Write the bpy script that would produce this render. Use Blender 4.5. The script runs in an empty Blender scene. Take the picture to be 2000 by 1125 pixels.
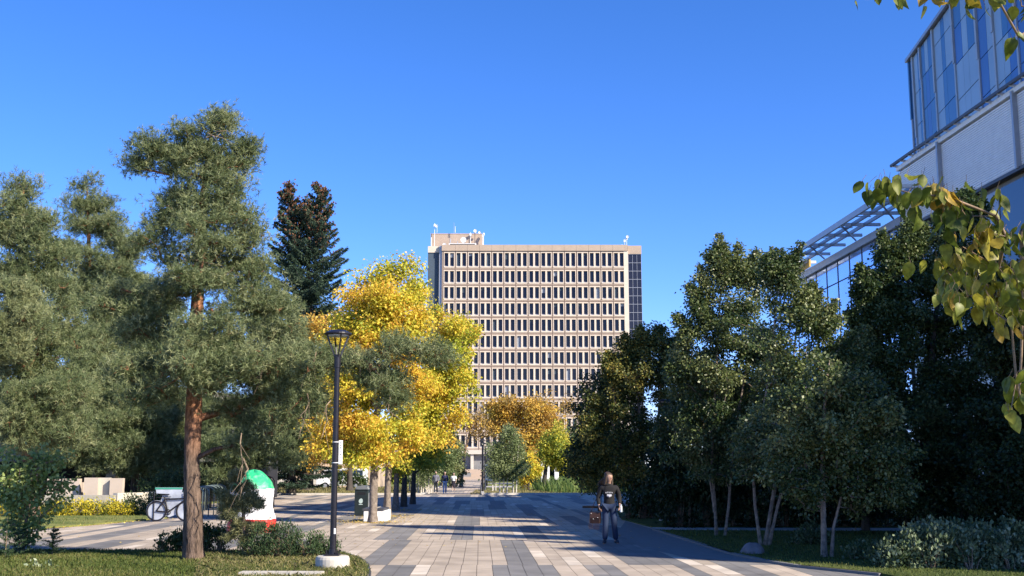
import bpy, math, random
import numpy as np
from mathutils import Vector, Matrix
R = math.radians
C = bpy.context.scene.collection
SC = bpy.context.scene
# ------------------------------------------------------------------ camera
CAM_H = 1.75; PITCH = R(9.04); FPX = 2250.0
cam = bpy.data.cameras.new('camera'); camo = bpy.data.objects.new('camera', cam); C.objects.link(camo)
cam.sensor_width = 36; cam.lens = 36*FPX/2000; cam.clip_start = .1; cam.clip_end = 3000
camo.location = (0, 0, CAM_H); camo.rotation_euler = (R(90)+PITCH, 0, 0); SC.camera = camo
# ------------------------------------------------------------------ sky and sun
SUN_EL = R(33); SUN_AZ = R(125)          # clockwise from +Y: the sun stands right of and behind the camera
w = bpy.data.worlds.new('World'); SC.world = w; w.use_nodes = True
nt = w.node_tree; nt.nodes.clear()
sky = nt.nodes.new('ShaderNodeTexSky'); sky.sky_type = 'NISHITA'; sky.sun_disc = False
sky.sun_elevation = SUN_EL; sky.sun_rotation = SUN_AZ; sky.altitude = 3000; sky.air_density = 1.0; sky.dust_density = .4; sky.ozone_density = 3.0
hs = nt.nodes.new('ShaderNodeHueSaturation'); hs.inputs['Saturation'].default_value = 1.25; hs.inputs['Value'].default_value = 1.15
bg = nt.nodes.new('ShaderNodeBackground'); bg.inputs['Strength'].default_value = .107
wo = nt.nodes.new('ShaderNodeOutputWorld')
tint = nt.nodes.new('ShaderNodeVectorMath'); tint.operation = 'MULTIPLY'; tint.inputs[1].default_value = (1.0, .9, 1.15)
nt.links.new(sky.outputs[0], hs.inputs['Color']); nt.links.new(hs.outputs[0], tint.inputs[0]); nt.links.new(tint.outputs[0], bg.inputs[0]); nt.links.new(bg.outputs[0], wo.inputs[0])
sl = bpy.data.lights.new('sun', 'SUN'); sl.energy = 5.0; sl.angle = R(.53); sl.color = (1, .90, .74)
so = bpy.data.objects.new('sun', sl); C.objects.link(so)
SUNV = Vector((math.sin(SUN_AZ)*math.cos(SUN_EL), math.cos(SUN_AZ)*math.cos(SUN_EL), math.sin(SUN_EL)))
so.rotation_euler = SUNV.to_track_quat('Z', 'Y').to_euler()
SC.view_settings.view_transform = 'Standard'; SC.view_settings.look = 'None'; SC.view_settings.exposure = 1.0; SC.view_settings.gamma = 1
try:
    SC.cycles.max_bounces = 6; SC.cycles.transparent_max_bounces = 8; SC.cycles.diffuse_bounces = 3
except Exception: pass
# ------------------------------------------------------------------ picture -> place
CT, ST = math.cos(PITCH), math.sin(PITCH)
def ray(px, py):
    u = (px-1000)/FPX; v = (562.5-py)/FPX
    return (u, CT-v*ST, ST+v*CT)
def G(px, py, z=0.0):
    d = ray(px, py); t = (z-CAM_H)/d[2]
    return (d[0]*t, d[1]*t)
def W(px, py, Y):
    d = ray(px, py); t = Y/d[1]
    return (d[0]*t, Y, CAM_H+d[2]*t)
def ppm(Y): return FPX/(Y/CT)
# ------------------------------------------------------------------ materials
def nodes(name):
    m = bpy.data.materials.new(name); m.use_nodes = True
    return m, m.node_tree, m.node_tree.nodes['Principled BSDF']
def mat(name, col, rough=.7, var=.12, scale=6, bump=0, metal=0, spec=.5, col2=None, detail=4, coat=0):
    m, t, b = nodes(name)
    b.inputs['Roughness'].default_value = rough; b.inputs['Metallic'].default_value = metal
    b.inputs['Specular IOR Level'].default_value = spec
    if coat: b.inputs['Coat Weight'].default_value = coat
    tc = t.nodes.new('ShaderNodeTexCoord'); n = t.nodes.new('ShaderNodeTexNoise')
    n.inputs['Scale'].default_value = scale; n.inputs['Detail'].default_value = detail; n.inputs['Roughness'].default_value = .6
    t.links.new(tc.outputs['Object'], n.inputs['Vector'])
    mx = t.nodes.new('ShaderNodeMix'); mx.data_type = 'RGBA'
    c = Vector(col)
    a = tuple(c*(1-var))+(1,); bb = tuple(col2)+(1,) if col2 else tuple(c*(1+var))+(1,)
    mx.inputs[6].default_value = a; mx.inputs[7].default_value = bb
    mr = t.nodes.new('ShaderNodeMapRange'); mr.inputs[1].default_value = .3; mr.inputs[2].default_value = .7
    t.links.new(n.outputs['Fac'], mr.inputs[0]); t.links.new(mr.outputs[0], mx.inputs[0])
    t.links.new(mx.outputs[2], b.inputs['Base Color'])
    if bump:
        bp = t.nodes.new('ShaderNodeBump'); bp.inputs['Strength'].default_value = bump; bp.inputs['Distance'].default_value = .03
        t.links.new(n.outputs['Fac'], bp.inputs['Height']); t.links.new(bp.outputs[0], b.inputs['Normal'])
    return m
def tonemat(name, cols, rough=.6, trans=.3, spec=.3, noise=0, nscale=8):
    """colour ramp driven by a per-face 'tone' attribute (each leaf its own colour)"""
    m, t, b = nodes(name)
    at = t.nodes.new('ShaderNodeAttribute'); at.attribute_name = 'tone'
    cr = t.nodes.new('ShaderNodeValToRGB'); e = cr.color_ramp.elements
    n = len(cols)
    e[0].position = 0; e[0].color = tuple(cols[0])+(1,); e[1].position = 1; e[1].color = tuple(cols[-1])+(1,)
    for i in range(1, n-1):
        q = e.new(i/(n-1)); q.color = tuple(cols[i])+(1,)
    t.links.new(at.outputs['Fac'], cr.inputs[0])
    src = cr.outputs[0]
    if noise:
        tc = t.nodes.new('ShaderNodeTexCoord'); nz = t.nodes.new('ShaderNodeTexNoise'); nz.inputs['Scale'].default_value = nscale; nz.inputs['Detail'].default_value = 6
        t.links.new(tc.outputs['Object'], nz.inputs['Vector'])
        mr = t.nodes.new('ShaderNodeMapRange'); mr.inputs[1].default_value = .3; mr.inputs[2].default_value = .7; mr.inputs[3].default_value = 1-noise; mr.inputs[4].default_value = 1+noise
        t.links.new(nz.outputs['Fac'], mr.inputs[0])
        vm = t.nodes.new('ShaderNodeVectorMath'); vm.operation = 'SCALE'
        t.links.new(src, vm.inputs[0]); t.links.new(mr.outputs[0], vm.inputs['Scale']); src = vm.outputs[0]
    t.links.new(src, b.inputs['Base Color']); b.inputs['Roughness'].default_value = rough; b.inputs['Specular IOR Level'].default_value = spec
    if trans:
        tr = t.nodes.new('ShaderNodeBsdfTranslucent'); mx = t.nodes.new('ShaderNodeMixShader'); mx.inputs[0].default_value = trans
        t.links.new(src, tr.inputs[0]); t.links.new(b.outputs[0], mx.inputs[1]); t.links.new(tr.outputs[0], mx.inputs[2])
        t.links.new(mx.outputs[0], t.nodes['Material Output'].inputs[0])
    return m
def glassmat(name, col, rough=.06, metal=0.0, spec=1.0):
    return mat(name, col, rough, .12, .25, spec=spec, metal=metal, detail=2)
M = {}
M['concrete'] = mat('concrete', (.36, .33, .28), .85, .14, 9, .15)
M['pale_concrete'] = mat('pale_concrete', (.50, .46, .39), .85, .1, 5, .1)
M['kerb'] = mat('kerb_concrete', (.5, .47, .42), .85, .15, 8, .1)
M['precast'] = mat('precast', (.39, .30, .232), .85, .07, .8)
M['precast_light'] = mat('precast_light', (.60, .505, .41), .85, .06, .8)
M['joint'] = mat('joint', (.13, .085, .07), .9, .1, 2)
M['tower_glass'] = glassmat('tower_glass', (.018, .018, .03), .15, spec=.35)
M['blind'] = mat('blind', (.25, .28, .33), .6, .15, 2)
M['slate'] = mat('slate_panel', (.05, .075, .105), .7, .1, .5)
M['white_metal'] = mat('white_metal', (.7, .7, .7), .4, .06, 2)
M['black_metal'] = mat('black_metal', (.012, .011, .016), .35, .25, 12, spec=.4)
M['fin_metal'] = mat('fin_metal', (.36, .42, .48), .5, .08, 2)
M['grey_metal'] = mat('grey_metal', (.33, .34, .37), .4, .1, 3, metal=.3)
M['dark_metal'] = mat('dark_metal', (.05, .05, .06), .5, .2, 5)
M['green_metal'] = mat('green_grey_metal', (.13, .17, .17), .4, .15, 6, metal=.2)
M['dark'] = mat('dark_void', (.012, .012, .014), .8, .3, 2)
M['beige_wall'] = mat('beige_wall', (.44, .34, .25), .85, .1, 1.5, .05)
M['pink_wall'] = mat('pink_wall', (.50, .41, .34), .85, .06, 2, .05)
M['grey_wall'] = mat('grey_wall', (.2, .2, .2), .85, .1, 1.5)
M['pale_blue_glass'] = glassmat('pale_blue_glass', (.29, .39, .46), .3, spec=.4)
M['mid_blue_glass'] = glassmat('mid_blue_glass', (.05, .15, .30), .25, spec=.4)
M['deep_blue_glass'] = glassmat('deep_blue_glass', (.045, .125, .34), .25, spec=.4)
M['hall_glass'] = glassmat('hall_glass', (.5, .62, .85), .06, metal=.7, spec=1)
M['dark_glass'] = glassmat('dark_glass', (.03, .05, .09), .08, spec=.8)
M['screen'] = mat('white_screen', (.9, .88, .84), .5, .05, 3)
M['ochre'] = mat('ochre_panel', (.55, .38, .1), .6, .1, 2)
M['white'] = mat('white_paint', (.8, .8, .8), .5, .05, 4)
M['bark_grey'] = mat('bark_grey', (.15, .12, .10), .95, .35, 9, .8, col2=(.26, .215, .18))
M['bark_dark'] = mat('bark_dark', (.06, .05, .042), .95, .3, 9, .6)
STEM = .78
M['bark_birch'] = mat('bark_birch', (.13, .095, .07), .85, .35, 9, .5, col2=(.33, .26, .2))
M['bark_white'] = mat('bark_white', (.5, .45, .38), .8, .35, 7, .2, col2=(.66, .62, .54))
M['bark_tan'] = mat('bark_tan', (.22, .15, .1), .9, .3, 9, .4)
def pinebark():
    m, t, b = nodes('bark_pine'); b.inputs['Roughness'].default_value = .95; b.inputs['Specular IOR Level'].default_value = .2
    tc = t.nodes.new('ShaderNodeTexCoord'); sp = t.nodes.new('ShaderNodeSeparateXYZ'); t.links.new(tc.outputs['Object'], sp.inputs[0])
    mp = t.nodes.new('ShaderNodeMapping'); mp.inputs['Scale'].default_value = (14, 14, 3.2); t.links.new(tc.outputs['Object'], mp.inputs[0])
    n = t.nodes.new('ShaderNodeTexNoise'); n.inputs['Scale'].default_value = 1.3; n.inputs['Detail'].default_value = 8; n.inputs['Roughness'].default_value = .7; t.links.new(mp.outputs[0], n.inputs[0])
    z = t.nodes.new('ShaderNodeMapRange'); z.inputs[1].default_value = 1.9; z.inputs[2].default_value = 2.9; t.links.new(sp.outputs['Z'], z.inputs[0])
    def ramp(a, c):
        r = t.nodes.new('ShaderNodeValToRGB'); r.color_ramp.elements[0].position = .36; r.color_ramp.elements[0].color = a+(1,)
        r.color_ramp.elements[1].position = .62; r.color_ramp.elements[1].color = c+(1,); t.links.new(n.outputs['Fac'], r.inputs[0]); return r
    r1 = ramp((.035, .025, .02), (.2, .14, .105)); r2 = ramp((.13, .055, .03), (.42, .2, .11))
    mx = t.nodes.new('ShaderNodeMix'); mx.data_type = 'RGBA'; t.links.new(z.outputs[0], mx.inputs[0]); t.links.new(r1.outputs[0], mx.inputs[6]); t.links.new(r2.outputs[0], mx.inputs[7])
    t.links.new(mx.outputs[2], b.inputs['Base Color'])
    bp = t.nodes.new('ShaderNodeBump'); bp.inputs['Strength'].default_value = 1; bp.inputs['Distance'].default_value = .04; t.links.new(n.outputs['Fac'], bp.inputs['Height']); t.links.new(bp.outputs[0], b.inputs['Normal'])
    return m
M['bark_pine'] = pinebark()
M['needles'] = tonemat('pine_needles', [(.06, .088, .036), (.13, .17, .07), (.215, .25, .115), (.31, .325, .16)], .5, .3, .3)
M['needles_olive'] = tonemat('olive_needles', [(.09, .105, .045), (.17, .18, .08), (.27, .27, .13)], .6, .2)
M['spruce'] = tonemat('spruce_needles', [(.022, .045, .028), (.042, .075, .045), (.08, .12, .07)], .6, .12)
M['cones'] = tonemat('cones', [(.07, .028, .012), (.14, .06, .028), (.2, .1, .05)], .7, 0)
M['yellow'] = tonemat('autumn_leaves', [(.30, .36, .04), (.56, .54, .06), (.76, .64, .075), (.80, .58, .08), (.70, .40, .06)], .55, .42)
M['yellowgreen'] = tonemat('turning_leaves', [(.13, .2, .03), (.26, .31, .045), (.46, .45, .06), (.66, .56, .07)], .55, .4)
M['orange'] = tonemat('orange_leaves', [(.3, .22, .08), (.52, .32, .07), (.68, .42, .07), (.66, .52, .1)], .6, .35)
M['sapling'] = tonemat('sapling_leaves', [(.05, .1, .02), (.1, .17, .035), (.2, .28, .07), (.3, .36, .12)], .45, .35, .4)
M['green'] = tonemat('green_leaves', [(.03, .058, .018), (.065, .1, .028), (.13, .165, .055), (.25, .27, .11)], .42, .3, .45)
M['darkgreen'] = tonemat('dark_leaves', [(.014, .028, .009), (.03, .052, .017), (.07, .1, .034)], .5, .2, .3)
M['olivegreen'] = tonemat('yellowing_leaves', [(.03, .05, .014), (.075, .1, .026), (.17, .17, .04), (.34, .26, .055)], .5, .25, .3)
M['birch_pale'] = tonemat('pale_birch_leaves', [(.1, .14, .05), (.2, .25, .1), (.32, .36, .17)], .5, .3)
M['silver'] = tonemat('variegated_leaves', [(.045, .075, .03), (.1, .14, .065), (.2, .25, .14), (.36, .4, .26)], .5, .2)
M['linden'] = tonemat('linden_leaves', [(.085, .12, .018), (.18, .2, .025), (.31, .3, .04), (.38, .25, .035)], .45, .42, .35, .4, 45)
M['hedge_yellow'] = tonemat('potentilla_leaves', [(.05, .09, .02), (.12, .15, .03), (.55, .45, .03), (.75, .6, .05)], .55, .3)
M['juniper'] = tonemat('juniper', [(.022, .045, .02), (.045, .08, .03), (.08, .12, .045)], .6, .1)
M['grassblade'] = tonemat('grass_blades', [(.045, .075, .012), (.09, .125, .025), (.15, .17, .04), (.24, .2, .08)], .6, .3)
M['tallgrass'] = tonemat('tall_grass', [(.06, .11, .03), (.13, .2, .05), (.28, .32, .09)], .6, .3)
M['drygrass'] = tonemat('dry_grass', [(.14, .14, .05), (.26, .22, .09), (.38, .32, .16)], .7, .3)
M['litter'] = tonemat('fallen_leaves', [(.28, .18, .05), (.58, .42, .08), (.72, .55, .14)], .7, .1)
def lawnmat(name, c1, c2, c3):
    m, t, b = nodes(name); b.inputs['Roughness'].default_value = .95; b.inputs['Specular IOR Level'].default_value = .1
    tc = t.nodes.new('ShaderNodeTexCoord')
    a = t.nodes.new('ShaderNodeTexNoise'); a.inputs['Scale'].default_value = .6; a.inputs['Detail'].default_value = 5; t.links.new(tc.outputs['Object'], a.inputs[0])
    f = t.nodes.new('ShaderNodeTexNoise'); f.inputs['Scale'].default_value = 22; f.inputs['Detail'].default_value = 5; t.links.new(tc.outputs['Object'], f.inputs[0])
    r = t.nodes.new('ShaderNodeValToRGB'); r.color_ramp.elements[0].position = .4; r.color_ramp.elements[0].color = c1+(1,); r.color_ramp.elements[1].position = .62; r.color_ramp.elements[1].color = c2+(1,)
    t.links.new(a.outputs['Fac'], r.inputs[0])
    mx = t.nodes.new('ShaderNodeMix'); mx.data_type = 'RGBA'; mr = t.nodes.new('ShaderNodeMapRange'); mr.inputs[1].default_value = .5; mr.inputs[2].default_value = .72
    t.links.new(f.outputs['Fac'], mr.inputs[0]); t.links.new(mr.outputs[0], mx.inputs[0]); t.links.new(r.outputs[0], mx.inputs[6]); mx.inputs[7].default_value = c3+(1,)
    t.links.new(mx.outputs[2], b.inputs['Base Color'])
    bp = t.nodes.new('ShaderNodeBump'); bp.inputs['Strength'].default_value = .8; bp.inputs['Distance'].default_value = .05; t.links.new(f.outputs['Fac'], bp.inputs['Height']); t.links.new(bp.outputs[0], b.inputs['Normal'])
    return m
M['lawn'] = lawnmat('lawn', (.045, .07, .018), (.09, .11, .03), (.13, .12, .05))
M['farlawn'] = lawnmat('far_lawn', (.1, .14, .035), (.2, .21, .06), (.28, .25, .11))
M['mulch'] = lawnmat('mulch', (.17, .11, .065), (.26, .18, .11), (.12, .11, .05))
M['paver'] = tonemat('pavers', [(.155, .15, .145), (.21, .2, .19), (.33, .275, .215), (.44, .365, .285), (.58, .51, .42)], .85, 0, .3, .22, 1.3)
M['joint_sand'] = mat('joint_sand', (.09, .08, .07), .9, .2, 10)
M['footpath'] = mat('footpath_concrete', (.34, .325, .30), .85, .1, 6)
M['plainpave'] = mat('plain_paving', (.15, .15, .15), .85, .12, 4)
# ------------------------------------------------------------------ mesh helpers
def tag(o, label=None, cat=None, group=None, kind=None):
    if label: o['label'] = label
    if cat: o['category'] = cat
    if group: o['group'] = group
    if kind: o['kind'] = kind
    return o
def empty(name, loc, label=None, cat=None, group=None, rz=0):
    o = bpy.data.objects.new(name, None); C.objects.link(o); o.empty_display_size = .2
    o.location = loc; o.rotation_euler.z = rz
    return tag(o, label, cat, group)
def link(name, me, parent=None):
    o = bpy.data.objects.new(name, me); C.objects.link(o)
    if parent: o.parent = parent
    return o
def npmesh(name, V, F, m, parent=None, tone=None, smooth=False, mats=None, midx=None, origin=None):
    """V (n,3) array; F (m,k) int array"""
    V = np.asarray(V, dtype=np.float32)
    if origin is not None: V = V-np.asarray(origin, dtype=np.float32)
    F = np.asarray(F, dtype=np.int32); k = F.shape[1]; n = len(F)
    me = bpy.data.meshes.new(name)
    me.vertices.add(len(V)); me.vertices.foreach_set('co', V.ravel())
    me.loops.add(n*k); me.loops.foreach_set('vertex_index', F.ravel())
    me.polygons.add(n); me.polygons.foreach_set('loop_start', np.arange(0, n*k, k, dtype=np.int32))
    try: me.polygons.foreach_set('loop_total', np.full(n, k, dtype=np.int32))
    except Exception: pass
    if smooth: me.polygons.foreach_set('use_smooth', np.ones(n, dtype=bool))
    me.update(calc_edges=True)
    for mm in (mats or [m]): me.materials.append(mm)
    if midx is not None: me.polygons.foreach_set('material_index', np.asarray(midx, dtype=np.int32))
    if tone is not None:
        a = me.attributes.new('tone', 'FLOAT', 'FACE'); a.data.foreach_set('value', np.clip(np.asarray(tone, dtype=np.float32), 0, 1))
    return link(name, me, parent)
class MB:
    """collects boxes, prisms and tubes for ONE mesh"""
    def __init__(s): s.v = []; s.f = []; s.m = []; s.mats = []
    def mi(s, m):
        if m not in s.mats: s.mats.append(m)
        return s.mats.index(m)
    def add(s, vs, fs, m):
        b = len(s.v); s.v += [tuple(x) for x in vs]; i = s.mi(m)
        for f in fs: s.f.append([b+q for q in f]); s.m.append(i)
        return s
    def box(s, x0, x1, y0, y1, z0, z1, m):
        return s.add([(x0,y0,z0),(x1,y0,z0),(x1,y1,z0),(x0,y1,z0),(x0,y0,z1),(x1,y0,z1),(x1,y1,z1),(x0,y1,z1)],
                     [(0,3,2,1),(4,5,6,7),(0,1,5,4),(1,2,6,5),(2,3,7,6),(3,0,4,7)], m)
    def bar(s, a, b, wx, wz, m, up=(0,0,1)):
        a = Vector(a); b = Vector(b); d = (b-a).normalized(); u = Vector(up); 
        if abs(d.dot(u)) > .98: u = Vector((1,0,0))
        r = d.cross(u).normalized(); u = r.cross(d).normalized()
        vs = []
        for p in (a, b):
            for i, j in ((-1,-1),(1,-1),(1,1),(-1,1)): vs.append(p+r*wx/2*i+u*wz/2*j)
        return s.add(vs, [(0,1,2,3),(7,6,5,4),(0,4,5,1),(1,5,6,2),(2,6,7,3),(3,7,4,0)], m)
    def tube(s, pts, rads, m, k=8, cap=True):
        pts = [Vector(p) for p in pts]; n = len(pts)
        if not hasattr(rads, '__len__'): rads = [rads]*n
        vs = []; ref = None
        for i, p in enumerate(pts):
            d = (pts[min(i+1, n-1)]-pts[max(i-1, 0)]).normalized()
            if ref is None: ref = d.orthogonal().normalized()
            ref = (ref-d*ref.dot(d)).normalized(); q = d.cross(ref)
            for j in range(k):
                a = 2*math.pi*j/k; vs.append(p+(ref*math.cos(a)+q*math.sin(a))*rads[i])
        fs = [(i*k+j, i*k+(j+1) % k, (i+1)*k+(j+1) % k, (i+1)*k+j) for i in range(n-1) for j in range(k)]
        if cap: fs += [tuple(range(k))[::-1], tuple((n-1)*k+j for j in range(k))]
        return s.add(vs, fs, m)
    def lathe(s, prof, c, m, k=24):
        vs = [(c[0]+r*math.cos(2*math.pi*j/k), c[1]+r*math.sin(2*math.pi*j/k), c[2]+z) for r, z in prof for j in range(k)]
        n = len(prof)
        fs = [(i*k+j, i*k+(j+1) % k, (i+1)*k+(j+1) % k, (i+1)*k+j) for i in range(n-1) for j in range(k)]
        fs += [tuple(range(k))[::-1], tuple((n-1)*k+j for j in range(k))]
        return s.add(vs, fs, m)
    def prism(s, poly, z0, z1, m):
        n = len(poly); vs = [(x, y, z0) for x, y in poly]+[(x, y, z1) for x, y in poly]
        fs = [tuple(range(n))[::-1], tuple(range(n, 2*n))]+[(i, (i+1) % n, n+(i+1) % n, n+i) for i in range(n)]
        return s.add(vs, fs, m)
    def build(s, name, parent=None, smooth=False, origin=(0, 0, 0), bevel=0):
        me = bpy.data.meshes.new(name); o = Vector(origin)
        me.from_pydata([tuple(Vector(v)-o) for v in s.v], [], s.f)
        for m in s.mats: me.materials.append(m)
        me.polygons.foreach_set('material_index', s.m)
        if smooth: me.polygons.foreach_set('use_smooth', [True]*len(s.f))
        me.update(); ob = link(name, me, parent)
        if not parent: ob.location = origin
        if bevel:
            b = ob.modifiers.new('bevel', 'BEVEL'); b.width = bevel; b.segments = 2; b.limit_method = 'ANGLE'
        return ob
def copy_tree(o, parent=None):
    c = o.copy(); C.objects.link(c)
    if parent: c.parent = parent
    for ch in [x for x in bpy.data.objects if x.parent == o]: copy_tree(ch, c)
    return c
def unit(a): return a/np.maximum(np.linalg.norm(a, axis=-1, keepdims=True), 1e-9)
def perp(d, rng):
    r = rng.normal(size=d.shape); r -= (r*d).sum(-1, keepdims=True)*d
    return unit(r)
def edge_tubes(P0, P1, r0, r1, k=4):
    d = unit(P1-P0); ref = np.where(np.abs(d[:, 2:3]) > .9, np.array([[1., 0, 0]]), np.array([[0., 0, 1]]))
    a = unit(np.cross(d, ref)); b = np.cross(d, a); n = len(P0)
    an = np.arange(k)*2*np.pi/k
    ring = a[:, None]*np.cos(an)[None, :, None]+b[:, None]*np.sin(an)[None, :, None]
    V = np.concatenate([P0[:, None]+ring*r0[:, None, None], P1[:, None]+ring*r1[:, None, None]], 1).reshape(-1, 3)
    j = np.arange(k); F = np.stack([j, (j+1) % k, k+(j+1) % k, k+j], 1)
    F = (F[None]+(np.arange(n)*2*k)[:, None, None]).reshape(-1, 4)
    return V, F
def leaf_quads(P, D, N, L, Wd):
    """diamond leaves: base P, direction D, normal N"""
    S = np.cross(D, N); L = np.broadcast_to(np.asarray(L, float), (len(P),))[:, None]; Wd = np.broadcast_to(np.asarray(Wd, float), (len(P),))[:, None]
    V = np.stack([P, P+D*L*.42+S*Wd*.5+N*Wd*.12, P+D*L, P+D*L*.42-S*Wd*.5+N*Wd*.12], 1).reshape(-1, 3)
    F = np.arange(len(P)*4).reshape(-1, 4)
    return V, F
# ------------------------------------------------------------------ trees
def px_blobs(blobs, Y, dscale=.9, rmul=1.0):
    """(px, py, rx, ry[, dy]) ellipses in the picture -> ellipsoids in the place round depth Y"""
    out = []
    for b in blobs:
        px, py, rx, ry = b[:4]; dy = b[4] if len(b) > 4 else 0
        c = W(px, py, Y+dy); s = 1/ppm(Y+dy)
        out.append((np.array(c), np.array([rx*s, min(rx*s*1.05, (rx+ry)*.5*s*dscale*1.2)*rmul, ry*s])))
    return out
def sample_blobs(bl, per, rng, shell=.35, jit=.5):
    P = []; B = []
    for c, r in bl:
        n = max(3, int(per*(r[0]*r[2]+r[0]*r[1]+r[1]*r[2])*1.05))
        d = unit(rng.normal(size=(n, 3))); rad = rng.random(n)**shell
        P.append(c+d*rad[:, None]*r); B.append(np.full((n, 1), min(r)))
    P = np.concatenate(P); return P, np.concatenate(B)
def grow(tr, targets, rng, seg=.4, up=1.2, jit=.08, sag=.0):
    """tr: [(x,y,z,r)] trunk polyline; returns node positions, parents, radii"""
    pos = []; par = []; tz = []
    for i in range(len(tr)-1):
        a = np.array(tr[i][:3]); b = np.array(tr[i+1][:3]); n = max(1, int(np.linalg.norm(b-a)/seg))
        for j in range(n):
            pos.append(a+(b-a)*j/n); par.append(len(pos)-2)
    pos.append(np.array(tr[-1][:3])); par.append(len(pos)-2)
    nt = len(pos); cap = 60000
    PA = np.zeros((cap, 3)); PA[:nt] = pos; PR = np.full(cap, -1, int); PR[:nt] = par; n = nt
    ok = PA[:nt, 2] > tr[0][2]+.18*(tr[-1][2]-tr[0][2])
    base_pen = np.zeros(cap); base_pen[:nt] = np.where(ok, 0, 3.)
    dist = np.min(np.linalg.norm(targets[:, None]-PA[None, :nt], axis=2), 1)
    leafn = []
    order = np.argsort(dist)
    for ti in order:
        t = targets[ti]; d = np.linalg.norm(PA[:n]-t, axis=1); dz = PA[:n, 2]-t[2]
        c = d+up*np.maximum(0, dz+.25*d)+base_pen[:n]; k = int(np.argmin(c)); L = d[k]
        m = max(1, int(L/seg)); a = PA[k]; q = k
        bend = rng.normal(size=3)*jit*L; bend[2] -= sag*L
        for j in range(1, m+1):
            f = j/m; p = a+(t-a)*f+bend*(4*f*(1-f))+(0 if j == m else rng.normal(size=3)*jit*.3*seg)
            if n >= cap: break
            PA[n] = p; PR[n] = q; q = n; n += 1
        leafn.append(q)
    PA = PA[:n]; PR = PR[:n]
    cnt = np.zeros(n); cnt[leafn] += 1
    for i in range(n-1, 0, -1): cnt[PR[i]] += cnt[i] if PR[i] >= 0 else 0
    return PA, PR, cnt, nt, np.array(leafn), order
def trunk_mesh(tr, rng, k=14, rough=.08, seg=.12, flare=1.35):
    V = []; F = []; pts = np.array(tr); 
    s = np.concatenate([[0], np.cumsum(np.linalg.norm(np.diff(pts[:, :3], axis=0), axis=1))]); n = max(3, int(s[-1]/seg))
    ss = np.linspace(0, s[-1], n); P = np.stack([np.interp(ss, s, pts[:, i]) for i in range(4)], 1)
    ph = rng.random(6)*6.28; an = np.arange(k)*2*np.pi/k
    for i in range(n):
        z = ss[i]; r = P[i, 3]*(1+(flare-1)*math.exp(-z/.25))
        rr = r*(1+rough*np.sin(3*an+ph[0]+z*1.1)+rough*.8*np.sin(5*an+ph[1]-z*2)+rough*.8*rng.normal(size=k)*.6+rough*.7*math.sin(z*3.1+ph[2]))
        V.append(np.stack([P[i, 0]+rr*np.cos(an), P[i, 1]+rr*np.sin(an), np.full(k, P[i, 2])], 1))
    V = np.concatenate(V); j = np.arange(k)
    F = np.concatenate([np.stack([i*k+j, i*k+(j+1) % k, (i+1)*k+(j+1) % k, (i+1)*k+j], 1) for i in range(n-1)])
    return V, F
def px_trunk(pts, Y): return [tuple(W(px, py, Y+(dy[0] if dy else 0)))+(r,) for px, py, r, *dy in pts]
SEED = [11]
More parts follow.
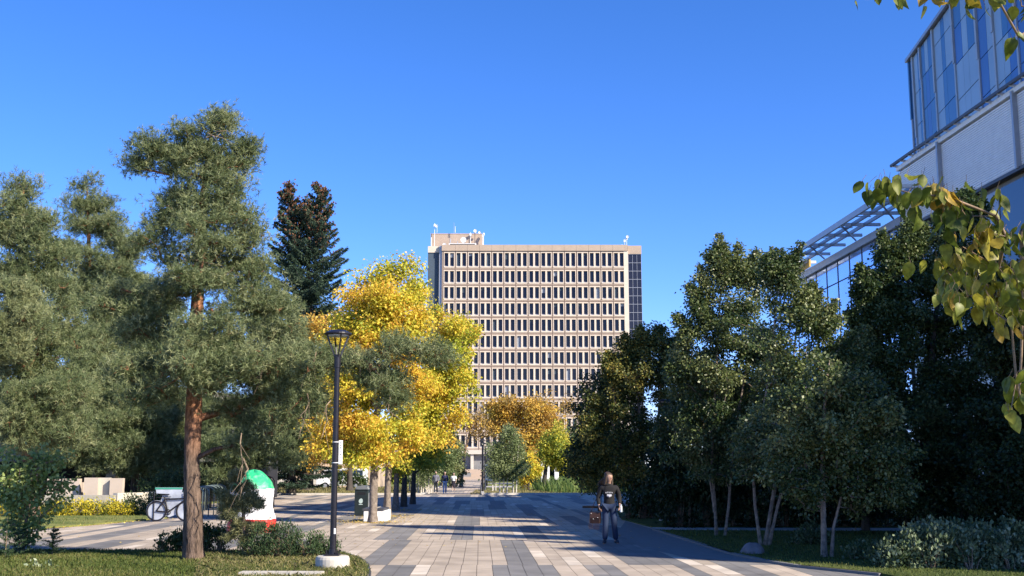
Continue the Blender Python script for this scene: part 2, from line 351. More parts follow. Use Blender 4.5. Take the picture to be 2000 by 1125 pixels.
def make_tree(name, label, cat, Y, trunks, blobs, leaf='broad', mat_leaf='green', bark='bark_grey', group=None,
              clump=5, perc=40, size=.09, spread=.3, tone=(.5, .28), tonez=0, up=1.2, twig=.006, shell=.4, world=False, seed=None, sag=0, droop=.3, seg=.4, extra=None, rmax=1, dn=1.0, deep=1.0):
    rng = np.random.default_rng(seed or SEED[0]); SEED[0] += 7
    if leaf == 'needle': clump *= 2.3*dn; perc = int(perc*2.9); spread *= .78; size *= .92; perc = int(perc*.62)
    else: clump *= 2.6; perc = int(perc*2.3*dn); size *= .86; spread *= .66; perc = int(perc*1.05)
    trs = trunks if world else [px_trunk(t, Y) for t in trunks]
    for q in range(len(trs)):
        t0 = list(trs[q][0]); t0[2] = min(t0[2], 0) if t0[2] < .25 else t0[2]; trs[q] = [tuple(t0)]+list(trs[q][1:])
    bl = blobs if world else px_blobs(blobs, Y, rmul=deep)
    T, B = sample_blobs(bl, clump/(2.7 if leaf == 'needle' else 2.4), rng, shell)
    # foliage pads: each sampled point becomes a flat cluster of shoots, with air between the clusters
    kp = 7 if leaf == 'needle' else 5
    pr = np.minimum(spread*(1.5 if leaf == 'needle' else 1.9)*rng.uniform(.6, 1.25, len(T)), B[:, 0]*1.1)
    o3 = unit(rng.normal(size=(len(T), kp, 3)))*rng.random((len(T), kp, 1))**.4*pr[:, None, None]*np.array([1, 1, .75 if leaf == 'needle' else .55])
    if leaf == 'broad':    # leafy sprays: shoots strung along an outward, upward twig
        ctr = np.mean([b[0] for b in bl], 0); od_ = unit((T-ctr)*np.array([1, 1, .3])); sd = unit(od_*.55+np.array([0, 0, .6])+rng.normal(size=T.shape)*.5)
        o3 = sd[:, None]*np.linspace(-.9, 1.25, kp)[None, :, None]*pr[:, None, None]+rng.normal(size=(len(T), kp, 3))*.22*pr[:, None, None]
    RB = np.repeat(np.clip(B[:, 0]/(spread*2.2), .12, 1), kp)
    T = (T[:, None]+o3).reshape(-1, 3); keep = T[:, 2] > .05; T = T[keep]; RB = RB[keep]
    org = (trs[0][0][0], trs[0][0][1], 0)
    root = empty(name, org, label, cat, group)
    # assign targets to nearest stem
    if len(trs) > 1:
        dd = np.stack([np.min(np.stack([np.linalg.norm(T-np.array(p[:3]), axis=1) for p in t[1:]]), 0) for t in trs]); own = np.argmin(dd, 0)
    else: own = np.zeros(len(T), int)
    VV = []; FF = []; off = 0; CP = []; CD = []; RS = []
    for q, tr in enumerate(trs):
        v, f = trunk_mesh(tr, rng); VV.append(v); FF.append(f+off); off += len(v)
        tt = T[own == q]
        if not len(tt): continue
        PA, PR, cnt, ntr, ln, od = grow(tr, tt, rng, seg=seg, up=up, sag=sag); RS.append(RB[own == q][od][:len(ln)])
        i = np.arange(ntr, len(PA)); rt = tr[0][3]
        rad = np.minimum(twig*np.maximum(cnt, 1)**.42, rt*.5*rmax)
        v, f = edge_tubes(PA[PR[i]], PA[i], np.minimum(rad[np.maximum(PR[i], 0)], rad[i]*1.35), rad[i], 4)
        VV.append(v); FF.append(f+off); off += len(v)
        CP.append(PA[ln]); CD.append(unit(PA[ln]-PA[PR[ln]]))
    npmesh('trunk', np.concatenate(VV), np.concatenate(FF), M[bark], root, smooth=True, origin=org)
    CP = np.concatenate(CP); CD = np.concatenate(CD); nC = len(CP)
    ctone = np.clip(rng.normal(tone[0], tone[1]*.75, nC), 0, 1)
    if mat_leaf in ('yellow', 'yellowgreen', 'orange', 'olivegreen', 'green'):
        q = CP*np.array([1.5, 1.1, 1.9]); ctone = np.clip(ctone+.2*(np.sin(q[:, 0]+2*np.sin(q[:, 2]*.7))+np.sin(q[:, 2]*1.3+q[:, 1]+1.5*np.sin(q[:, 0]*.8)))*.7, 0, 1)
    if tonez: ctone = np.clip(ctone+tonez*(CP[:, 2]-CP[:, 2].mean())/max(.1, CP[:, 2].std()), 0, 1)
    RS = np.concatenate(RS); idx = np.repeat(np.arange(nC), np.maximum(2, (perc*RS).astype(int))); n = len(idx)
    if leaf == 'broad':
        off = rng.normal(size=(n, 3))*(spread*np.minimum(1, RS[idx]+.25))[:, None]*np.array([1, 1, .75]); P = CP[idx]+off
        D = unit(unit(off)+rng.normal(size=(n, 3))*.6+np.array([0, 0, -droop])); N = perp(D, rng)
        s = size*rng.uniform(.65, 1.3, n); V, F = leaf_quads(P, D, N, s, s*.72)
        tn = np.clip(ctone[idx]+rng.normal(0, tone[1]*.6, n), 0, 1)
    elif leaf == 'needle':
        # tufts: short upright shoots each a bottle-brush of long needles
        nt_ = 6; per = perc; m = nC*per
        ii = np.repeat(np.arange(nC), per); off = rng.normal(size=(m, 3))*spread*np.array([1, 1, .6])
        S = CP[ii]+off; A = unit(unit(off)*.5+np.array([0, 0, .55])+rng.normal(size=(m, 3))*.35)
        K = 11; jj = np.repeat(np.arange(m), K); u = rng.random(len(jj))
        D = unit(A[jj]*.55+unit(rng.normal(size=(len(jj), 3)))); P = S[jj]+A[jj]*(u*size*1.0)[:, None]
        s = size*rng.uniform(.7, 1.1, len(jj)); N = perp(D, rng); wd = size*.12
        V = np.stack([P+N*wd*.5, P-N*wd*.5, P+D*s[:, None]], 1).reshape(-1, 3); F = np.arange(len(jj)*3).reshape(-1, 3)
        tn = np.clip(ctone[ii[jj]]+rng.normal(0, tone[1]*.5, m)[jj], 0, 1)
    npmesh('crown', V, F, M[mat_leaf], root, tone=tn, origin=org)
    if extra: extra(root, org, CP, rng)
    return root
def shrub(name, label, cat, blobs, Y, mat_leaf='juniper', clump=25, perc=26, size=.06, spread=.09, tone=(.5, .28), group=None, world=False, kind='broad', stem=True, shell=.3, droop=0, seed=None):
    rng = np.random.default_rng(seed or SEED[0]); SEED[0] += 5
    bl = blobs if world else px_blobs(blobs, Y); perc = int(perc*2.2); clump *= 1.5; size *= 1.05
    T, B = sample_blobs(bl, clump, rng, shell); T = T[T[:, 2] > .03]
    c0 = np.mean([b[0] for b in bl], 0); org = (c0[0], c0[1], 0); root = empty(name, org, label, cat, group)
    n = len(T)
    nb = [np.array([b[0][0], b[0][1], 0]) for b in bl]
    nb = np.array(nb); near = nb[np.argmin(np.linalg.norm(T[:, None, :2]-nb[None, :, :2], axis=2), 1)]
    b0 = near+(T-near)*np.array([.25, .25, 0])
    if stem:
        mid = b0+(T-b0)*np.array([.35, .35, .6])
        v1, f1 = edge_tubes(b0, mid, np.full(n, .012), np.full(n, .008), 3); v2, f2 = edge_tubes(mid, T, np.full(n, .008), np.full(n, .004), 3)
        npmesh('stem', np.concatenate([v1, v2]), np.concatenate([f1, f2+len(v1)]), M['bark_tan'], root, origin=org)
    idx = np.repeat(np.arange(n), perc); m = len(idx); off = rng.normal(size=(m, 3))*spread; P = T[idx]+off; P[:, 2] = np.maximum(P[:, 2], .01)
    out = unit(T-b0)
    D = unit(out[idx]*.7+rng.normal(size=(m, 3))*.6+np.array([0, 0, .25-droop])); N = perp(D, rng); s = size*rng.uniform(.6, 1.3, m)
    wr = .6 if kind == 'broad' else .3
    V, F = leaf_quads(P, D, N, s, s*wr)
    ct = rng.normal(tone[0], tone[1]*.7, n); tn = ct[idx]+rng.normal(0, tone[1]*.6, m)
    npmesh('foliage', V, F, M[mat_leaf], root, tone=tn, origin=org)
    return root
def blades(name, pts, h, wd, matn, rng, label, cat='grass', lean=.35, tone=(.45, .25), kind='stuff', root=None, nz=.35):
    n = len(pts); P = np.zeros((n, 3)); P[:, :2] = pts[:, :2]
    if pts.shape[1] > 2: P[:, 2] = pts[:, 2]
    D = unit(np.concatenate([rng.normal(size=(n, 2))*lean, np.ones((n, 1))], 1)); hh = h*rng.uniform(.5, 1.3, n); N = perp(D, rng)
    Q = P+D*hh[:, None]+np.concatenate([rng.normal(size=(n, 2))*lean*.5, -np.full((n, 1), .15)], 1)*hh[:, None]
    wv = wd*rng.uniform(.6, 1.2, n)[:, None]; mid = P+D*hh[:, None]*.55
    V = np.stack([P-N*wv*.5, P+N*wv*.5, mid+N*wv*.35, Q, mid-N*wv*.35], 1).reshape(-1, 3); F = np.arange(n*5).reshape(-1, 5)
    patch = .5*np.sin(P[:, 0]*1.3+1.7*np.sin(P[:, 1]*.9))+.5*np.sin(P[:, 1]*1.9+P[:, 0]*.6)
    o = npmesh(name, V, F, M[matn], root, tone=rng.normal(tone[0], tone[1], n)+patch*nz*.5)
    if root is None: tag(o, label, cat, kind=kind)
    return o
def in_poly(P, poly):
    x, y = P[:, 0], P[:, 1]; ins = np.zeros(len(P), bool); n = len(poly)
    for i in range(n):
        x1, y1 = poly[i]; x2, y2 = poly[(i+1) % n]
        c = ((y1 > y) != (y2 > y)); ins ^= c & (x < (x2-x1)*(y-y1)/((y2-y1) if y2 != y1 else 1e-9)+x1)
    return ins
def scatter(poly, n, rng):
    p = np.array(poly); lo = p.min(0); hi = p.max(0); P = rng.random((n, 2))*(hi-lo)+lo
    return P[in_poly(P, poly)]
# ================================================================== GROUND
rng = np.random.default_rng(5)
def sheet(name, poly, z, m, label, h=None):
    b = MB()
    if h: b.prism(poly, z, z+h, m)
    else: b.add([(x, y, z) for x, y in poly], [tuple(range(len(poly)))], m)
    me = b.build(name); return tag(me, label, name.replace('_', ' '), kind='structure')
def ccw(p):
    a = sum(p[i][0]*p[(i+1) % len(p)][1]-p[(i+1) % len(p)][0]*p[i][1] for i in range(len(p)))
    return p if a > 0 else p[::-1]
sheet('ground', [(-900, -60), (900, -60), (900, 1500), (-900, 1500)], -.03, M['farlawn'], 'wide flat grass ground reaching the horizon')
sheet('plaza_base', ccw([(-45, 8), (30, 8), (30, 87.5), (-60, 87.5)]), -.006, M['joint_sand'], 'sandy bedding showing in the joints between the pavers')
def pavers():
    V = []; T = []; rr = random.Random(3); sw = .285; rows = []; y0 = 22.3-8.05*2; k = 0
    while y0 < 87.4:
        y1 = min(y0+8.05, 87.4); x = -44+rr.random(); run = 0; dark = False
        near = {2: 0}
        while x < 22:
            if run <= 0:
                dark = not dark
                run = rr.choice([1, 2, 2, 3, 3, 4]) if dark else rr.choice([2, 4, 5, 6, 8])
                bt = rr.uniform(.0, .2) if dark else rr.uniform(.58, .74)
            run -= 1
            n = 4
            for j in range(n):
                a = y0+(y1-y0)*j/n+.004; b = y0+(y1-y0)*(j+1)/n-.004
                t = bt+rr.uniform(-.035, .035)
                if not dark and rr.random() < .07: t = .93
                if dark and rr.random() < .03: t = .3
                off = lambda yy: -.028*(yy-22)
                V += [(x+.004+off(a), a, .004), (x+sw-.005+off(a), a, .004), (x+sw-.005+off(b), b, .004), (x+.004+off(b), b, .004)]; T.append(t)
            x += sw
        y0 += 8.05
    F = np.arange(len(V)).reshape(-1, 4)
    o = npmesh('paving', V, F, M['paver'], tone=T); tag(o, 'paved plaza of long beige and grey slabs laid in staggered bands', 'paving', kind='structure')
pavers()
# the narrower walk beyond the plaza
far_walk = [(-6.7, 87.4), (-2.3, 87.4), (-4.6, 178), (-5.6, 240), (-11.5, 240), (-9.0, 178)]
def walk_slabs():
    V = []; T = []; rr = random.Random(8); y = 87.5
    while y < 239:
        f = (y-87.5)/152; xl = -6.7-f*5.0; xr = -2.3-f*3.3; x = xl; d = False; run = 0; y2 = y+5
        f2 = (min(y2, 240)-87.5)/152; dx = (-6.7-f2*5.0)-xl
        n = 12
        for i in range(n):
            if run <= 0: d = rr.random() < .3; run = rr.choice([2, 3, 4]); bt = rr.uniform(.1, .25) if d else rr.uniform(.65, .8)
            run -= 1; a = xl+(xr-xl)*i/n; b = xl+(xr-xl)*(i+1)/n; V += [(a, y, .02), (b, y, .02), (b+dx*.8, y2-.01, .02), (a+dx, y2-.01, .02)]; T.append(bt)
        y = y2
    o = npmesh('walkway', V, np.arange(len(V)).reshape(-1, 4), M['paver'], tone=T); tag(o, 'straight pale walk running to the stairs of the tower', 'walkway', kind='structure')
walk_slabs()
sheet('walk_base', ccw(far_walk), .012, M['footpath'], 'concrete strip under the far walk')
gp = lambda L: ccw([G(*p) for p in L])
plain = gp([(1222, 1018), (1275, 1034), (1330, 1053), (1380, 1069), (1430, 1084), (1500, 1099), (1440, 1098), (1340, 1090), (1250, 1068), (1205, 1040)])
sheet('plain_pavement', plain, .009, M['plainpave'], 'plain grey pavement between the pavers and the right lawn')
bedNL = gp([(-700, 1079), (0, 1079), (310, 1079), (480, 1080), (620, 1078), (668, 1084), (700, 1094), (718, 1108), (722, 1125), (712, 1160), (640, 1230), (-900, 1230)])
sheet('near_lawn', bedNL, -.005, M['lawn'], 'near grass bed with the tall pine', h=.05)
bedL2 = gp([(-900, 1036), (60, 1034), (160, 1028), (245, 1020), (325, 1013), (345, 1000), (400, 985), (470, 978), (440, 964.5), (-900, 964)])
sheet('hedge_lawn', bedL2, -.005, M['farlawn'], 'grass strip in front of the yellow hedge', h=.06)
bedR1 = gp([(1850, 1150), (1720, 1125), (1560, 1109), (1500, 1099.5), (1430, 1084.5), (1380, 1069), (1330, 1053), (1282, 1038), (1600, 1040), (2600, 1042), (2900, 1150)])
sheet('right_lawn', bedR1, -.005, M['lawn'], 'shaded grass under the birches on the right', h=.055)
sheet('side_path', gp([(1272, 1031), (1282, 1037.5), (1600, 1039.5), (2600, 1041.5), (2600, 1033), (1600, 1032)]), .02, M['footpath'], 'narrow concrete side path among the birches')
bedR2 = gp([(1214, 1015), (1272, 1030.5), (1600, 1031.5), (2600, 1032.5), (2400, 972), (1340, 971.5), (1262, 975), (1232, 985), (1205, 1000)])
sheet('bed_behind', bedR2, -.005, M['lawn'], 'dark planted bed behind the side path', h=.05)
def wpath(pts, wd, z0, z1, m, mb):
    for i in range(len(pts)-1):
        a = Vector((*pts[i], 0)); b = Vector((*pts[i+1], 0)); d = (b-a).normalized()*wd*.3
        a3 = (a.x-d.x*.5, a.y-d.y*.5, (z0+z1)/2+.0007*(i % 3)); b3 = (b.x+d.x*.5, b.y+d.y*.5, (z0+z1)/2+.0007*(i % 3)); mb.bar(a3, b3, wd, z1-z0, m)
def kerb(pts, name, label, wd=.14, h=.12, m='kerb'):
    b = MB(); wpath(pts, wd, -.02, h, M[m], b); o = b.build(name); return tag(o, label, 'kerb', kind='structure')
kerb([G(x, y) for x, y in [(640, 1078.5), (668, 1084), (700, 1094), (718, 1108), (722, 1125), (712, 1160)]], 'bed_edging', 'thin dark edging round the lamp corner of the bed', .05, .07, 'dark_metal')
kerb([G(1720, 1125), G(1560, 1108.5), G(1500, 1099), G(1430, 1084), G(1380, 1068.6), G(1330, 1052.6), G(1278, 1036)], 'lawn_kerb', 'low kerb curving along the right lawn', .12, .05, 'plainpave')
kerb([(-2.2, 87.5), (10, 87.55), (30, 87.6)], 'far_kerb', 'sunlit kerb across the far side of the plaza on the right', .3, .16)
kerb([(-2.2, 87.6), (-3.3, 130), (-4.5, 178), (-5.5, 238)], 'walk_kerb', 'kerb along the right side of the far walk', .25, .1)
kerb([(-6.8, 87.6), (-8.1, 130), (-9.1, 178)], 'walk_kerb', 'kerb along the left side of the far walk', .25, .1)
kerb([(-30, 87.5), (-18, 87.5), (-6.9, 87.4)], 'far_kerb', 'kerb between the plaza and the far left lawn', .3, .14)
b = MB(); b.bar((*G(470, 1129.5), .05), (*G(630, 1130), .05), .3, .12, M['pale_concrete']); tag(b.build('kerb_block'), 'pale concrete kerb block at the edge of the near lawn', 'kerb', kind='structure')
mulch = gp([(535, 962.5), (610, 964), (640, 956), (640, 948), (560, 944), (535, 946)])
sheet('mulch_bed', mulch, -.02, M['mulch'], 'brown mulch bed under the spruce', h=.045)
# far cross paths on the right
for i, (y0, y1) in enumerate([(957.5, 960.0), (949.5, 951.8), (943.5, 944.8)]):
    sheet('cross_path', gp([(946, y0), (1000, y0), (1000, y1), (946, y1)]), -.01+.001*i, M['footpath'], '%s pale cross path on the far lawn beside the lamp posts' % ['nearest', 'middle', 'farthest'][i], h=.03)
# grass
near = np.array(scatter([(-11, 16), (-11, 26.8), (-2.3, 26.5), (-2.1, 21.5), (-2.3, 16)], 90000, rng))
near = near[in_poly(near, bedNL)]
pts = np.concatenate([near, np.full((len(near), 1), .04)], 1)
blades('grass', pts, .075, .014, 'grassblade', rng, 'short green and dry lawn grass round the pine')
rl = scatter(bedR1, 60000, rng); rl = rl[(rl[:, 0] < 13) & (rl[:, 1] > 17)]
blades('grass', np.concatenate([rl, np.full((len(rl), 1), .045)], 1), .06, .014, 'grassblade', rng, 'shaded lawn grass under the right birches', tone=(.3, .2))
hl = scatter(bedL2, 60000, rng); hl = hl[(hl[:, 0] > -25) & (hl[:, 1] < 50)]
blades('grass', np.concatenate([hl, np.full((len(hl), 1), .05)], 1), .09, .02, 'grassblade', rng, 'sunny grass strip before the yellow hedge', tone=(.6, .25))
# ================================================================== TOWER
def tower():
    YF = 275.0; org = (5.4, YF+12, 0); root = empty('office_tower', org, 'tall pinkish concrete tower with a grid of dark windows beyond the stairs', 'building')
    X0 = -16.7; BW = 2.94; NB = 15; Z0 = 6.74; RH = 3.618+.0; NR = 12
    rows = [Z0+(50.15-Z0)/11*i for i in range(12)]; rh = (50.15-Z0)/11; tops = rows[1:]+[54.6]
    wall = MB(); P = M['precast']; L = M['precast_light']; J = M['joint']; D = .75
    XR = X0+BW*NB
    def ow(z0, z1): return z0+.155*rh, z1-.115*rh
    # piers full height between openings
    xs = [X0+BW*i for i in range(NB+1)]; hw = .31
    wall.box(X0-.25, X0+hw, YF, YF+D, Z0, 54.6, P)
    for x in xs[1:-1]: wall.box(x-hw, x+hw, YF, YF+D, Z0, 54.6, P)
    wall.box(XR-hw, XR+.75, YF-.05, YF+D, Z0, 54.6, L)
    for x in xs[:-1]:
        z = Z0
        for i in range(12):
            a, c = ow(rows[i], tops[i]); wall.box(x+hw, x+BW-hw, YF+.02, YF+D, z, a, P); z = c
        wall.box(x+hw, x+BW-hw, YF+.02, YF+D, z, 54.6, P)
    for x in xs: wall.box(x-.05, x+.05, YF-.045, YF-.02 if x < XR-.1 else YF-.06, Z0, 54.6, J) if x < XR-.1 else None
    for z in rows+[54.6]: wall.box(X0, XR-hw, YF-.035, YF-.005, z-.055, z+.055, J)
    # frame mouldings round every opening
    for x in xs[:-1]:
        for i in range(12):
            a, c = ow(rows[i], tops[i]); x0 = x+hw; x1 = x+BW-hw; f = .17
            wall.box(x0-f, x0-.002, YF-.07, YF+.03, a-f, c+f, L); wall.box(x1+.002, x1+f, YF-.07, YF+.03, a-f, c+f, L)
            wall.box(x0, x1, YF-.068, YF+.015, a-f-.1, a+.04, L); wall.box(x0, x1, YF-.068, YF+.015, c-.03, c+f, L)
    wall.build('wall', root, origin=org)
    # body behind
    body = MB(); body.box(X0-.2, XR+.7, YF+D+.3, YF+25, 0, 54.5, M['grey_wall']); body.build('core', root, origin=org)
    cor = MB()
    for i in range(NB):
        cor.box(X0+BW*i+(.02 if i else -.35), X0+BW*(i+1)-.02, YF-.25, YF+.7, 54.62, 56.1, P)
    cor.box(XR+.0, XR+.7, YF-.25, YF+.7, 54.62, 56.1, P); cor.box(X0-.3, XR+.65, YF-.1, YF+26, 54.7, 56.02, P)
    cor.build('cornice', root, origin=org)
    lf = MB(); lf.box(-20.5, X0-1.0, YF+1.2, YF+22, 0, 54.4, M['slate']); lf.box(-20.5, X0-1.0, YF+1.0, YF+22.2, 54.42, 56.0, L)
    lf.box(X0-1.0, X0-.26, YF+.4, YF+20, 0, 56.0, M['grey_metal']); lf.build('stair_shaft', root, origin=org)
    rt = MB(); rt.box(28.2, 31.4, YF+.6, YF+22, 0, 53.9, M['tower_glass']); rt.box(28.2, 31.5, YF+.3, YF+22, 53.92, 56.0, P)
    for i in range(4): rt.box(28.2+i*1.06, 28.27+i*1.06, YF+.5, YF+.58, 0, 53.9, M['grey_metal'])
    z = 53.8
    while z > 5: rt.box(28.2, 31.4, YF+.49, YF+.57, z-.05, z+.05, M['grey_metal']); z -= 2.03
    rt.build('glazed_corner', root, origin=org)
    # windows: the hundred that show largest in the picture, the rest as one
    rr = random.Random(4); cells = []
    for i in range(11, -1, -1):
        for j in range(NB): cells.append((i, j))
    def vis(i, j):
        pen = 0
        if i >= 11: return 0
        if i >= 7 and j >= 1: return 1
        if i >= 4 and 3 <= j <= 12: return 2
        return 3
    cells.sort(key=lambda c: (vis(*c), -c[0], c[1]))
    rest = MB()
    def cell(mb, i, j, mull):
        a, c = ow(rows[i], tops[i]); x0 = X0+BW*j+hw; x1 = x0+BW-2*hw; mid = (x0+x1)/2
        pane = M['tower_glass']
        mb.box(x0+.002, x1-.002, YF+.42, YF+.5, a+.002, c-.002, pane)
        mb.box(x0+.004, x1-.004, YF+.36, YF+.415, a+.1, a+.28, M['grey_metal'])
        if rr.random() < .3:
            s = rr.choice([0, 1]); h = rr.uniform(.15, .5) if rr.random() < .8 else .9
            mb.box((x0 if s else mid+.25)+.03, (mid-.25 if s else x1)-.03, YF+.38, YF+.414, c-(c-a)*h, c-.02, M['blind'] if rr.random() < .35 else M['slate'])
        mull.box(mid-.22, mid+.22, YF-.04, YF+.4, a+.003, c-.003, L)
    for n, (i, j) in enumerate(cells):
        if n < 99:
            a, c = MB(), MB(); cell(a, i, j, c); o = a.build('window', root, origin=org); c.build('mullion', o, origin=org)
        else: cell(rest, i, j, rest)
    o = rest.build('window', root, origin=org); o['kind'] = 'stuff'
    # base: white band, recessed lobby with columns
    bs = MB(); bs.box(X0-.4, XR+.8, YF-.3, YF+.9, 5.75, 6.72, M['pale_concrete']); bs.build('base_band', root, origin=org)
    lb = MB(); lb.box(X0, XR, YF+3.2, YF+3.6, 2.2, 5.74, M['dark_glass'])
    for x in np.arange(X0, XR, 1.5): lb.box(x-.04, x+.04, YF+3.1, YF+3.18, 2.2, 5.74, M['dark_metal'])
    lb.box(-14.5, -8.6, YF+2.2, YF+2.9, 2.2, 4.6, M['grey_wall']); lb.build('lobby', root, origin=org)
    for x in np.arange(X0+1.4, XR, 5.88):
        cb = MB(); cb.box(x-.35, x+.35, YF+.1, YF+.8, 2.2, 5.74, M['pale_concrete']); cb.build('column', root, origin=org)
    # penthouse and roof gear
    ph = MB(); ph.box(-20.2, -7.5, YF+6, YF+18, 55.9, 60.0, M['precast']); ph.box(-20.25, -7.45, YF+5.95, YF+18.05, 60.02, 60.2, P)
    ph.box(-15.5, -8.8, YF+2.5, YF+5, 56.1, 57.0, M['white_metal']); ph.box(-15.2, -9.1, YF+2.3, YF+2.48, 56.2, 56.8, M['dark']); ph.build('penthouse', root, origin=org)
    for x, z0, h, r, m in [(-14.4, 60.2, 2.6, .05, 'grey_metal'), (-14.1, 60.2, 1.6, .07, 'white_metal'), (-19.2, 56, 6.6, .08, 'white_metal'), (-18.6, 60.2, 2.1, .05, 'white_metal'), (-9.2, 56, 5.0, .09, 'dark_metal'),
                           (-10.3, 56, 4.3, .07, 'white_metal'), (-7.2, 56, 4.0, .16, 'white_metal'), (-7.0, 57, 3.4, .05, 'grey_metal'), (-20.0, 56, 3.0, .12, 'white_metal'), (27.9, 56.1, 2.6, .06, 'white_metal'), (28.4, 56.1, 3.2, .06, 'white_metal'), (27.2, 56.1, 1.1, .14, 'white_metal'),
                           (-15.3, 56.1, 2.6, .18, 'grey_metal'), (-13.5, 57, 1.1, .1, 'grey_metal')]:
        a = MB(); a.tube([(x, YF+5, z0), (x, YF+5, z0+h)], [r, r*.8], M[m], 6)
        if h > 3 or x > 27: a.box(x-.22, x+.22, YF+4.85, YF+5.15, z0+h-.9, z0+h-.3, M['white_metal'])
        a.build('antenna', root, origin=org)
    for x, z, r in [(-12.0, 58.3, .7), (-9.1, 60.6, .4), (-8.0, 60.2, .3), (28.6, 59.1, .35), (-18.7, 61.8, .35), (-16.7, 57, .5)]:
        a = MB(); a.lathe([(.02, -.25), (r*.6, -.15), (r, 0), (r, .04), (.03, -.1)], (x, YF+4.6, z), M['white_metal'], 14)
        for q in range(len(a.v)):
            v = a.v[q]; a.v[q] = (v[0], YF+4.6-(v[2]-z)*1.0, z+(v[1]-YF-4.6))
        a.build('dish', root, origin=org)
tower()
def stairs():
    b = MB()
    for i in range(14):
        b.box(-26, 10, 240+i*1.05, 262, i*.155+.002*(i > 0), (i+1)*.155, M['beige_wall'] if i % 2 else M['precast'])
    b.box(-26, 34, 262.01, 275, 0, 2.19, M['beige_wall'])
    o = b.build('terrace_steps', origin=(-8, 250, 0)); tag(o, 'broad beige stone steps rising to the tower entrance', 'steps')
    b = MB(); b.box(-13.4, -8.6, 244, 246, .3, 1.4, M['grey_wall']); 
    o = b.build('planter_wall', origin=(-11, 245, 0)); tag(o, 'long grey planter wall standing on the stairs below the tower entrance', 'planter')
stairs()
